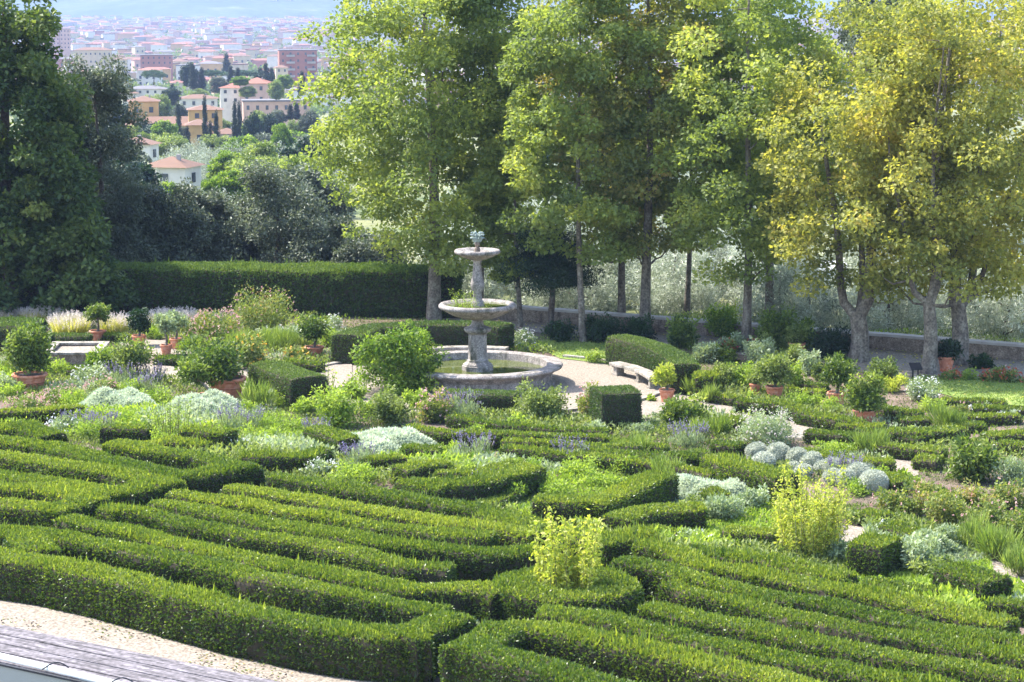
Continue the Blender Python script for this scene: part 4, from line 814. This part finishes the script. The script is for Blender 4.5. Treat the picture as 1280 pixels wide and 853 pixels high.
def shrub(kind, px, py, wpx, hpx, label=None, dens=1.):
    lf, L, dn, W, nm, look, fl = KN[kind]; P = G(px, py); s = ppm(P); w, h = wpx/s, hpx/s; sd[0] += 1
    P.y += w*.25; n = int(min(7000, max(350, .65*dn*dens*w*(h+w*.3)*1.15)))
    spread = kind in ('grass', 'lav')
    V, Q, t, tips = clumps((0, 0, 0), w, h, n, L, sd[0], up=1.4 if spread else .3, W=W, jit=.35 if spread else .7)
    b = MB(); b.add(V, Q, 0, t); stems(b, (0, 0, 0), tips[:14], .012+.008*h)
    o = b.build(nm, [M[lf], M['stem']]); o.location = P
    tag(o, label, 'shrub' if nm.endswith(('shrub', 'bush')) else 'plant', 'planting of the flower beds', look)
    rg = np.random.default_rng(sd[0]+9)
    if fl == 'spikes':
        m = int(34*w); a = rg.uniform(0, 6.283, m); r = w*.42*np.sqrt(rg.random(m)); B0 = np.stack([r*np.cos(a), r*np.sin(a), h*rg.uniform(.5, .8, m)], 1); A = np.stack([np.cos(a)*.3, np.sin(a)*.3, np.ones(m)], 1)+rg.normal(0, .15, (m, 3)); hh = rg.uniform(.25, .5, m)
        bb = MB(); V, Q = leaves(B0, A, rg.normal(0, 1, (m, 3)), hh, .02); bb.add(V, Q, 1)
        for r_ in range(7):
            X = B0+unit(A)*hh[:, None]*(.5+.5*r_/7)+rg.normal(0, .012, (m, 3)); V, Q = leaves(X, A+rg.normal(0, .6, (m, 3)), rg.normal(0, 1, (m, 3)), .06, .035); bb.add(V, Q, 0, np.repeat(rg.random(m), 4))
        stuff(bb.build('flower_spikes', [M['purple'], M['stem']], o))
    elif fl:
        m = int(fl[1]*w*h*1.2)+6; a = rg.uniform(0, 6.283, m); ph = rg.random(m); r = w*.46*np.sqrt(1-ph**2*.8); X = np.stack([r*np.cos(a), r*np.sin(a), h*(.25+.75*ph)], 1)+rg.normal(0, .05, (m, 3)); bb = MB()
        for k_ in range(3): V, Q = leaves(X, rg.normal(0, 1, (m, 3)), rg.normal(0, 1, (m, 3)), fl[2], fl[2]*.9); bb.add(V, Q, 0, np.repeat(rg.random(m), 4))
        stuff(bb.build('flowers' if kind != 'orange' else 'fruit', [M[fl[0]]], o))
    return o
PL = [('round', 677, 529, 76, 50, 'dense rounded green bush in front of the fountain basin'), ('lime', 418, 536, 66, 56, 'bright yellow green bush left of the silver mound'), ('round', 487, 533, 54, 46, 'rounded shrub between the leafy lemon bush and silver mound'),
 ('rose', 543, 530, 52, 42, 'yellowish rose bush just left of the low fountain hedge'), ('grey', 961, 560, 80, 46, 'big round grey green shrub above the silver balls'), ('leafy', 858, 536, 68, 42, 'leafy green shrub with pale flowers beside the stepping stones'),
 ('leafy', 1221, 606, 66, 60, 'dark green upright shrub above the reddish rose bank'), ('rosey', 325, 420, 100, 58, 'big arching shrub with pink and orange tips before the tall hedge'), ('rose', 268, 436, 76, 48, 'rose bush with pale pink flowers left of the arching shrub'),
 ('orange', 312, 464, 44, 44, 'small citrus shrub hung with orange fruit'), ('brig', 905, 425, 48, 46, 'vivid green round shrub on a short stem before the wall'), ('dark', 700, 428, 44, 26, 'dark green dome shrub beside the lawn'),
 ('dark', 752, 430, 60, 32, 'dark green bush under the slender plane tree'), ('dark', 795, 428, 56, 30, 'dark green bush behind the curved clipped hedge'), ('darkp', 1042, 452, 58, 46, 'almost black round bush at the foot of the forked plane'),
 ('dark', 1228, 463, 40, 20, 'low dark bush between the lawn and the back wall'), ('pale', 655, 441, 32, 30, 'pale leafy bush at the right end of the curved hedge'), ('weed', 742, 455, 26, 16, 'small tuft at the kerb of the small lawn'),
 ('pale', 1157, 503, 48, 30, 'clump of white daisies beside the right lawn'), ('yel', 1118, 492, 40, 22, 'yellow leaved low plant left of the daisies'), ('round', 1105, 480, 46, 34, 'grey green bush left of the lectern sign'),
 ('sage', 1150, 718, 66, 52, 'tall pale sage clump in the lower right beds'), ('sage', 1192, 690, 50, 40, None), ('pale', 1100, 670, 40, 16, None), ('lime', 815, 502, 10, 6, None),
 ('redf', 910, 442, 24, 16, None), ('redf', 940, 440, 24, 16, None), ('sage', 880, 455, 40, 28, None), ('round', 905, 490, 30, 40, 'small shrub clipped on a short stem right of the bench hedge'), ('lime', 930, 490, 44, 40, None), ('leafy', 905, 455, 36, 26, None),
 ('sage', 950, 458, 46, 34, None), ('round', 990, 462, 40, 30, None), ('lime', 992, 486, 34, 36, None), ('sage', 1012, 470, 34, 34, None), ('round', 1030, 478, 30, 28, None), ('weed', 945, 505, 30, 16, None), ('sage', 920, 440, 40, 22, None), ('round', 965, 445, 40, 24, None),
 ('weed', 1010, 512, 60, 22, None), ('weed', 1040, 518, 40, 20, None), ('weed', 1130, 548, 40, 14, None), ('grass', 1190, 540, 50, 20, None), ('weed', 1170, 516, 50, 16, None), ('pale', 1225, 520, 40, 12, None), ('pale', 1262, 530, 40, 14, None), ('rosey', 1200, 522, 26, 22, None),
 ('redf', 1190, 476, 30, 14, None), ('weed', 1215, 477, 30, 14, None), ('redf', 1240, 478, 30, 16, None), ('redf', 1266, 480, 30, 18, None), ('rosey', 1255, 474, 24, 16, None),
 ('rosey', 1140, 650, 60, 38, None), ('rosey', 1185, 660, 64, 44, None), ('rosey', 1232, 672, 60, 46, None), ('rosey', 1270, 680, 60, 50, None), ('rosey', 1160, 630, 50, 30, None), ('sage', 1270, 610, 50, 40, None), ('rosey', 1210, 640, 60, 34, None), ('lime', 1135, 610, 30, 24, None), ('rosey', 1262, 640, 60, 36, None), ('rosey', 1110, 640, 44, 30, None),
 ('grass', 1215, 690, 60, 30, None), ('grass', 1250, 705, 60, 34, None), ('grass', 1280, 725, 50, 34, None), ('round', 1120, 700, 30, 24, None), ('weed', 1100, 745, 40, 18, None), ('round', 1170, 730, 60, 34, None), ('weed', 1215, 735, 50, 26, None),
 ('lav', 300, 545, 70, 26, None), ('lav', 395, 556, 34, 26, None), ('lav', 445, 595, 50, 34, None), ('lav', 590, 585, 60, 34, None), ('weed', 560, 575, 40, 22, None), ('lav', 610, 628, 50, 24, None), ('lav', 715, 586, 50, 26, None), ('lav', 130, 545, 40, 20, None), ('lav', 95, 540, 50, 14, None), ('lav', 570, 528, 70, 30, 'pale lavender row just below the low fountain hedge'), ('lav', 1055, 600, 50, 18, None), ('lav', 180, 500, 50, 26, None), ('sage', 740, 545, 50, 14, None), ('sage', 805, 548, 40, 16, None), ('lav', 860, 560, 60, 18, None),
 ('weed', 350, 545, 66, 24, None), ('weed', 325, 560, 60, 24, None), ('pale', 295, 572, 44, 24, None), ('weed', 440, 612, 70, 34, None), ('pale', 400, 598, 50, 22, None), ('weed', 590, 600, 60, 24, None), ('weed', 655, 600, 60, 26, None), ('weed', 725, 600, 70, 26, None), ('weed', 775, 598, 60, 26, None), ('weed', 750, 615, 60, 26, None), ('weed', 690, 625, 60, 24, None), ('weed', 640, 632, 60, 24, None),
 ('grass', 835, 605, 50, 24, None), ('grass', 790, 575, 60, 16, None), ('grass', 900, 545, 40, 16, None), ('grass', 870, 550, 40, 14, None), ('grass', 885, 505, 30, 16, None), ('grass', 865, 495, 24, 16, None), ('sage', 905, 655, 60, 36, None), ('sage', 850, 670, 50, 24, None), ('pale', 870, 692, 60, 24, None), ('sage', 940, 640, 50, 30, None), ('round', 865, 650, 50, 26, None), ('weed', 830, 690, 50, 20, None), ('sage', 1060, 705, 50, 26, None), ('weed', 1080, 620, 60, 24, None), ('weed', 1100, 605, 40, 20, None), ('weed', 1045, 572, 70, 18, None), ('grass', 1090, 570, 50, 18, None), ('round', 1085, 565, 30, 20, None),
 ('pinkf', 30, 520, 60, 24, None), ('pinkf', 75, 510, 60, 26, None), ('pinkf', 125, 500, 50, 26, None), ('weed', 90, 515, 60, 24, None), ('weed', 15, 500, 40, 24, None), ('pale', 110, 485, 60, 26, None), ('weed', 165, 500, 50, 30, None), ('pale', 75, 545, 50, 20, None), ('weed', 110, 550, 60, 22, None), ('weed', 170, 535, 50, 18, None), ('weed', 195, 510, 60, 26, None), ('lav', 150, 490, 50, 30, None), ('lav', 190, 485, 40, 24, None), ('sage', 10, 495, 30, 30, None),
 ('pale', 255, 575, 70, 20, None), ('weed', 210, 565, 60, 24, None), ('weed', 160, 480, 40, 26, None), ('brig', 125, 466, 50, 34, 'vivid green bush right of the stone raised bed'), ('weed', 60, 470, 60, 20, None), ('round', 40, 480, 34, 20, None), ('weed', 312, 522, 50, 22, None), ('grass', 320, 515, 44, 34, None), ('weed', 350, 512, 30, 26, None), ('rose', 395, 510, 50, 24, None),
 ('pale', 340, 430, 60, 18, None), ('pale', 375, 425, 60, 14, None), ('grass', 340, 440, 70, 18, None), ('grass', 380, 440, 50, 18, None), ('orange', 370, 452, 40, 16, None), ('weed', 410, 435, 40, 26, None), ('grass', 300, 440, 50, 18, None), ('weed', 195, 425, 40, 16, None), ('weed', 240, 440, 40, 20, None), ('pale', 415, 420, 30, 26, None), ('weed', 250, 462, 50, 20, None), ('rose', 245, 425, 40, 30, None),
 ('leafy', 853, 437, 40, 44, 'dark leaved shrub in front of the wall right of the curved hedge'), ('leafy', 975, 440, 60, 58, 'large deep green shrub beside the bare trunked plane'), ('leafy', 1003, 442, 44, 44, 'large deep green shrub spilling over its pot'), ('sage', 560, 527, 40, 18, None), ('lime', 520, 512, 40, 24, None), ('lime', 650, 535, 40, 14, None), ('weed', 600, 545, 60, 10, None), ('weed', 455, 522, 40, 24, None), ('lime', 375, 520, 40, 24, None), ('lime', 445, 500, 34, 26, None), ('rose', 735, 520, 30, 40, 'brownish straggly plant at the bare end of the hedge block')]
for a in PL: shrub(a[0], a[1], a[2], a[3], a[4], a[5], dens=.9)
# the silver mats
def mat_plant(label, px, py, wpx, hpx, mat='silver', name='silver_mound'):
    P = G(px, py); s = ppm(P); w, h = 1.18*wpx/s, hpx/s; dpt = min(w*.8, 3.4); k, r_ = 40, 12
    th = np.linspace(0, 2*math.pi, k, endpoint=False); V = []
    for i in range(r_+1):
        f = i/r_; z = h*(1-f**2.4)
        for a in th: V.append((w/2*f*math.cos(a)*(1+.12*math.sin(a*3+px)), dpt/2*f*math.sin(a)*(1+.1*math.sin(a*4+py)), z))
    V = np.array(V); V[:, 2] = np.maximum(0, V[:, 2]*(1+.3*snoise(V, 2.2, px)+.25*snoise(V, 6, py)))
    i = np.arange(r_)[:, None]*k; j = np.arange(k)[None]; Q = np.stack([i+j, i+k+j, i+k+(j+1) % k, i+(j+1) % k], -1).reshape(-1, 4)
    Pp, Nn = scatter(V, Q[k:], 1500); Nn[Nn[:, 2] < 0] *= -1
    b = MB(); b.add(V, Q, 0, .1); A = Nn+rnd(len(Pp), .5); L = RNG.uniform(.08, .18, len(Pp)); v, q = leaves(Pp-Nn*.03, A, rnd(len(Pp))+Nn, L, L*.35)
    b.add(v, q, 0, np.repeat(np.clip(.5+.2*snoise(Pp, 2.3, px)+RNG.normal(0, .15, len(Pp)), 0, 1), 4)); o = b.build(name, [M[mat]]); o.location = (P.x, P.y+dpt/2, 0); tag(o, label, 'plant', 'silver leaved mounds')
mat_plant('large whitish silver mound left of centre among the hedges', 478, 574, 112, 24); mat_plant('silver mat right of centre behind the bright hedge', 868, 630, 84, 20); mat_plant('smaller silver mat joined on the right of the other', 922, 628, 54, 18)
mat_plant('silver grey mat in the left flower bed', 142, 522, 92, 22); mat_plant('silver grey mat under the leaning lemon pot', 250, 530, 96, 26); mat_plant('small pale silver mound by the clipped hedge wedge', 355, 510, 56, 20); mat_plant('small blue silver mound in the left flower bed', 118, 498, 34, 12)
mat_plant('flat grey green mat low on the far right', 1165, 700, 70, 24, 'sage')
# silver balls
for i, (px, py, r) in enumerate([(947, 566, 14), (974, 568, 15), (955, 579, 15), (998, 573, 14), (1017, 579, 14), (992, 585, 9), (1005, 591, 11), (1043, 585, 14), (1062, 587, 12), (1074, 593, 15), (1043, 597, 13), (1057, 599, 13), (1094, 604, 18), (1028, 586, 10), (1084, 588, 11)]):
    P = G(px, py+r*.8); s = ppm(P); R_ = 1.0*r/s; P.z = R_*.72; n = 14; v, q = lathe([(R_*math.sin(a)+.001, R_*.92*math.cos(a)) for a in np.linspace(math.pi*.86, 0.02, n)], 26)
    v = v*(1+.05*snoise(v, 5, i)[:, None]+.07*snoise(v, 11, i*2)[:, None])*[1, 1, random.uniform(.8, 1.05)]; Pp, Nn = scatter(v, q, 2600); Nn = unit(Pp); b = MB(); b.add(v, q, 0, .15); L = RNG.uniform(.04, .085, len(Pp)); v2, q2 = leaves(Pp-Nn*.02, Nn+rnd(len(Pp), .45), rnd(len(Pp)), L, L*.35)
    b.add(v2, q2, 0, np.repeat(np.clip(.5+RNG.normal(0, .2, len(Pp)), 0, 1), 4)); P.y += R_*.6
    o = b.build('silver_ball_shrub', [M['greyb']]); o.location = P; tag(o, None, 'shrub', 'row of clipped silver ball shrubs', 'silver ball shrub')
# canes in the ring, tall stems, bushes of stems
def cane_plant(label, P, w, h, nst, leaf='yellow', L=.12, per=60, name='cane_clump', lowbare=.15, r=.012):
    rg = np.random.default_rng(int(abs(P.x*100))+nst); b = MB(); e = empty(name, P); tag(e, label, 'plant'); X = []; A = []
    for i in range(nst):
        a = rg.uniform(0, 6.283); q = w*.4*math.sqrt(rg.random()); bx, by = q*math.cos(a), q*math.sin(a); hh = h*rg.uniform(.45, 1.1); s_ = np.linspace(0, 1, 6)
        pts = np.stack([bx+(.12*w*math.cos(a)+rg.normal(0, .05))*s_**1.5, by+(.12*w*math.sin(a)+rg.normal(0, .05))*s_**1.5, hh*s_], 1); v, f = tube(pts, r*(1-.6*s_), 5); b.add(v, f)
        t = rg.uniform(lowbare, 1, per); c = np.stack([np.interp(t, s_, pts[:, k_]) for k_ in range(3)], 1)+rg.normal(0, .06, (per, 3))*(1+0*t[:, None]); X.append(c); A.append(rg.normal(0, 1, (per, 3)))
    b.build('canes', [M['stem']], e); X = np.concatenate(X); A = np.concatenate(A); A[:, 2] -= .2; LL = rg.uniform(.6, 1.3, len(X))*L; v, f = leaves(X, A, rg.normal(0, .6, (len(X), 3))+[0, 0, .6], LL, LL*.5)
    MB().add(v, f, 0, np.repeat(np.clip(rg.normal(.5, .22, len(X)), 0, 1), 4)).build('foliage', [M[leaf]], e)
P = Vector((RC.x, RC.y, 0)); cane_plant('tall pale yellow canes growing inside the round hedge', P, 1.6, 2.35, 52, 'yellow', .125, 85, lowbare=.32)
cane_plant('tall yellow green bamboo like bush right of centre', G(1014, 704)+Vector((0, .8, 0)), 1.9, 2.1, 64, 'yellow', .1, 110)
cane_plant('thin upright yellow green stems in the left flower bed', G(212, 556)+Vector((0, .5, 0)), 1.3, 1.7, 34, 'lime', .09, 30, name='stem_clump')
cane_plant('thin upright yellow shoots beside the clipped hedge wedge', G(412, 498), .5, 1.3, 8, 'lime', .1, 26, name='stem_clump')
cane_plant('wispy green sprouts growing in the lower fountain bowl', Vector((FC.x-.45, FC.y-.3, 2.62)), 1.0, .85, 26, 'lime', .06, 26, name='bowl_sprout', r=.006)
cane_plant('small tuft of weeds right of the stem in the fountain bowl', Vector((FC.x+.4, FC.y-.5, 2.66)), .3, .4, 8, 'lime', .05, 18, name='bowl_sprout', r=.005)
# plumes of lavender and pale grass at the back left
def plume(label, px, py, wpx, hpx, leaf='strawg', fl='mauve'):
    P = G(px, py); s = ppm(P); w, h = wpx/s, hpx/s; rg = np.random.default_rng(int(px)); m = int(1100*w); a = rg.uniform(0, 6.283, m); q = .5*np.sqrt(rg.random(m)); B0 = np.stack([q*w*.6*np.cos(a), q*min(w, 1.5)*np.sin(a), 0*a], 1)
    A = np.stack([np.cos(a)*q*1.0, np.sin(a)*q*.8, np.ones(m)], 1)+rg.normal(0, .14, (m, 3)); LL = h*rg.uniform(.55, .95, m); b = MB(); v, f = leaves(B0, A, rg.normal(0, 1, (m, 3)), LL, .03); b.add(v, f, 0, np.repeat(rg.random(m), 4)); o = b.build('plume_grass', [M[leaf]]); o.location = P; tag(o, label, 'plant', 'pale plumes before the tall hedge')
    b = MB(); k_ = rg.random(m) < .25; T = (B0+unit(A)*LL[:, None])[k_]
    for r_ in range(6): v, f = leaves(T+unit(A[k_])*(r_*.04-.14)+rg.normal(0, .015, (k_.sum(), 3)), A[k_]+rg.normal(0, .4, (k_.sum(), 3)), rg.normal(0, 1, (k_.sum(), 3)), .07, .035); b.add(v, f, 0, np.repeat(rg.random(k_.sum()), 4))
    stuff(b.build('flower_spikes', [M[fl]], o))
for a in [('tall pale plume grass, yellow at the base, left of the potted tree', 88, 422, 52, 32), ('pale plume grass just right of the small potted tree', 142, 421, 34, 30), ('mauve plumes behind the dark hedge at the left edge', 48, 405, 50, 22), ('mauve plume clump between potted trees before the tall hedge', 205, 412, 44, 26), ('pale mauve plumes right of the dark cone tree', 232, 412, 36, 26), ('mauve plumes at the far left edge', 12, 404, 40, 18), ('small mauve plume tuft behind the yellow plume grass', 72, 406, 40, 22), ('green yellow grass band behind the potted trees', 170, 412, 36, 20)]: plume(*a)
# ------------------------------------------------------------------ potted trees
def pot_tree(label, px, pyrim, rimw, pyb, cx_, cy_, cw, chh, leaf='lemon', n=3200, L=.11, name='potted_lemon_tree', fruit=None, lean=None):
    P = G(px, pyb); s = ppm(P); R_ = rimw/2/s; hh = max(.45, (pyb-pyrim)/s*1.02); e = empty(name, P+Vector((0, R_*.8, 0))); tag(e, label, 'potted tree', 'terracotta potted trees')
    pr = [(R_*.62, 0), (R_*.68, .03), (R_*.8, hh*.5), (R_*.86, hh*.55), (R_*.85, hh*.6), (R_*.92, hh*.82), (R_*1.0, hh*.85), (R_*1.04, hh*.93), (R_*1.0, hh), (R_*.88, hh), (R_*.84, hh*.86), (R_*.8, hh*.84)]
    MB().add(*lathe(pr, 32)).build('pot', [M['terra']], e); MB().add(*lathe([(R_*.86, hh*.9), (0, hh*.92)], 20)).build('soil', [M['soil']], e)
    dx = (cx_-px)/s; zc = hh+(pyrim-cy_)/s; w, h = cw/s, chh/s; t = np.linspace(0, 1, 8); b = MB(); seed = int(px*3+py_seed(pyb))
    z0 = zc-h*.45
    b.add(*tube(np.stack([dx*t**1.2+.03*np.sin(t*6), .03*np.sin(t*5+1), hh*.9+(zc-hh*.9)*t], 1), .055*(1-.6*t)*(1 if w < 2 else 1.5), 8), smooth=True)
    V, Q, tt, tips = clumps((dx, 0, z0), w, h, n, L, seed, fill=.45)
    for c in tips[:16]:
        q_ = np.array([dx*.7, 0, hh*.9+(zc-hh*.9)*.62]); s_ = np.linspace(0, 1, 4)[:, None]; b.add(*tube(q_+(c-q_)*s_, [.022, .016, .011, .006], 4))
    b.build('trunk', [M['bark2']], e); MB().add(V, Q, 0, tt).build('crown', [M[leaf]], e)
    if fruit:
        b = MB(); rg = np.random.default_rng(3)
        for k_ in range(26):
            c = tips[rg.integers(len(tips))]+rg.normal(0, .12, 3); v, q = lathe([(.04*math.sin(a)+.001, .045*math.cos(a)) for a in np.linspace(3.1, 0.02, 6)], 8); b.add(v+c, q)
        b.build('fruit', [M[fruit]], e)
def py_seed(v): return v*7
pot_tree('bushy potted lemon tree near the left edge', 34, 470, 44, 492, 33, 438, 62, 62, 'lemon', 4200, .13)
pot_tree('spreading lemon tree in the large terracotta pot', 282, 475, 48, 501, 262, 456, 96, 56, 'lemon', 5200, .13)
pot_tree('lemon tree leaning out of a wide low terracotta pot', 262, 497, 46, 513, 240, 468, 44, 30, 'lemon', 1600, .12)
pot_tree('small potted tree before the pale plume grass', 121, 417, 21, 428, 122, 394, 34, 26, 'lemon', 1500, .11)
pot_tree('dark cone shaped potted tree before the tall hedge', 173, 428, 18, 434, 174, 408, 26, 36, 'dark', 2000, .1)
pot_tree('grey green potted tree, left one of a close pair', 207, 434, 15, 446, 207, 408, 32, 24, 'sage', 1300, .1)
pot_tree('grey green potted tree, right one of a close pair', 219, 428, 15, 438, 222, 404, 28, 24, 'sage', 1200, .1)
pot_tree('potted lemon tree left of the long curved hedge', 392, 437, 25, 449, 392, 412, 48, 34, 'lemon', 2200, .11)
pot_tree('grey leaved potted tree with dark red pot in the left beds', 171, 474, 16, 484, 165, 446, 60, 38, 'round' if 0 else 'mid', 2800, .11)
pot_tree('variegated pale potted shrub beside the bench hedge', 834, 489, 20, 504, 831, 470, 34, 28, 'yellow', 1500, .09)
pot_tree('potted citrus right of the bench hedge, pot half hidden', 969, 490, 23, 500, 968, 466, 54, 44, 'mid', 3000, .1)
pot_tree('potted citrus left of the lone potted tree', 1047, 497, 24, 508, 1049, 470, 46, 44, 'lemon', 2800, .11)
pot_tree('lone potted citrus on the right with a clean terracotta pot', 1083, 516, 30, 531, 1083, 494, 56, 48, 'lemon', 3400, .11)
pot_tree('round dark shrub in a large pot between two plane trunks', 1184, 447, 21, 466, 1184, 437, 38, 28, 'cedar', 2200, .1)
pot_tree('small flower pot between the right hand citrus pots', 944, 489, 14, 496, 944, 482, 18, 14, 'mid', 500, .09)
pot_tree('terracotta pot half hidden under deep green leaves by the wall', 997, 430, 22, 445, 996, 418, 34, 26, 'mid', 1400, .1)
# leafy lemon bush near the fountain
tree('lemon_bush', 'large leafy lemon bush to the left of the fountain basin', G(498, 494)+Vector((0, .6, 0)), 2.2, 1.35, .25, .07, 80, 11000, .15, 'brig' if 0 else 'bright', bark='bark', seed=91, cat='lemon bush', clr=.24, flat=.9, W=.5, prof=lambda t: np.sin(math.pi*np.clip(.3+.55*t, 0, 1))**.5)
auto_labels()
# ------------------------------------------------------------------ haze
me = bpy.data.meshes.new('haze'); v, q = box((0, 4700, 165), (9000, 9900, 420)); me.from_pydata([tuple(a) for a in v], [], [tuple(int(x) for x in a) for a in q])
hm, nt, nd, lk = newmat('haze_air'); pv = nd.new('ShaderNodeVolumePrincipled'); pv.inputs['Color'].default_value = (.5, .63, .98, 1); pv.inputs['Density'].default_value = 1.4e-4; pv.inputs['Anisotropy'].default_value = -.15
o_ = nd.new('ShaderNodeOutputMaterial'); lk.new(pv.outputs[0], o_.inputs['Volume']); me.materials.append(hm); ho = bpy.data.objects.new('haze', me); C.objects.link(ho); stuff(ho, 'pale blue haze over the valley')
# ------------------------------------------------------------------ light
EL, AZ = math.radians(54), math.radians(66)      # sun behind the trees, a little to the left
sv = Vector((-math.sin(AZ)*math.cos(EL), math.cos(AZ)*math.cos(EL), math.sin(EL)))
sl = bpy.data.lights.new('sun', 'SUN'); sl.energy = 3.1; sl.angle = math.radians(.6); sl.color = (1, .95, .86); so = bpy.data.objects.new('sun', sl); C.objects.link(so); so.rotation_euler = sv.to_track_quat('Z', 'Y').to_euler(); so.location = (0, 0, 100)
wd_ = bpy.data.worlds.new('World'); S.world = wd_; wd_.use_nodes = True; nt = wd_.node_tree; nt.nodes.clear()
sk = nt.nodes.new('ShaderNodeTexSky'); sk.sky_type = 'NISHITA'; sk.sun_disc = False; sk.sun_elevation = EL; sk.sun_rotation = -AZ; sk.dust_density = 1.5
bg = nt.nodes.new('ShaderNodeBackground'); bg.inputs[1].default_value = .15; wo = nt.nodes.new('ShaderNodeOutputWorld'); nt.links.new(sk.outputs[0], bg.inputs[0]); nt.links.new(bg.outputs[0], wo.inputs[0])
# ------------------------------------------------------------------ camera and render
cam = bpy.data.cameras.new('camera'); cam.sensor_width = 36; cam.lens = F/1280*36; cam.clip_start = .5; cam.clip_end = 30000
co = bpy.data.objects.new('camera', cam); C.objects.link(co); co.location = (0, 0, CAMH); co.rotation_euler = (math.pi/2-PITCH, 0, 0); S.camera = co
S.view_settings.view_transform = 'Standard'; S.view_settings.look = 'None'; S.view_settings.exposure = 2.12; S.view_settings.gamma = 1
S.render.engine = 'CYCLES'; S.cycles.use_denoising = True; S.cycles.max_bounces = 8; S.cycles.diffuse_bounces = 5; S.cycles.glossy_bounces = 2; S.cycles.transmission_bounces = 6; S.cycles.transparent_max_bounces = 6; S.cycles.volume_bounces = 0
S.cycles.sample_clamp_indirect = 4
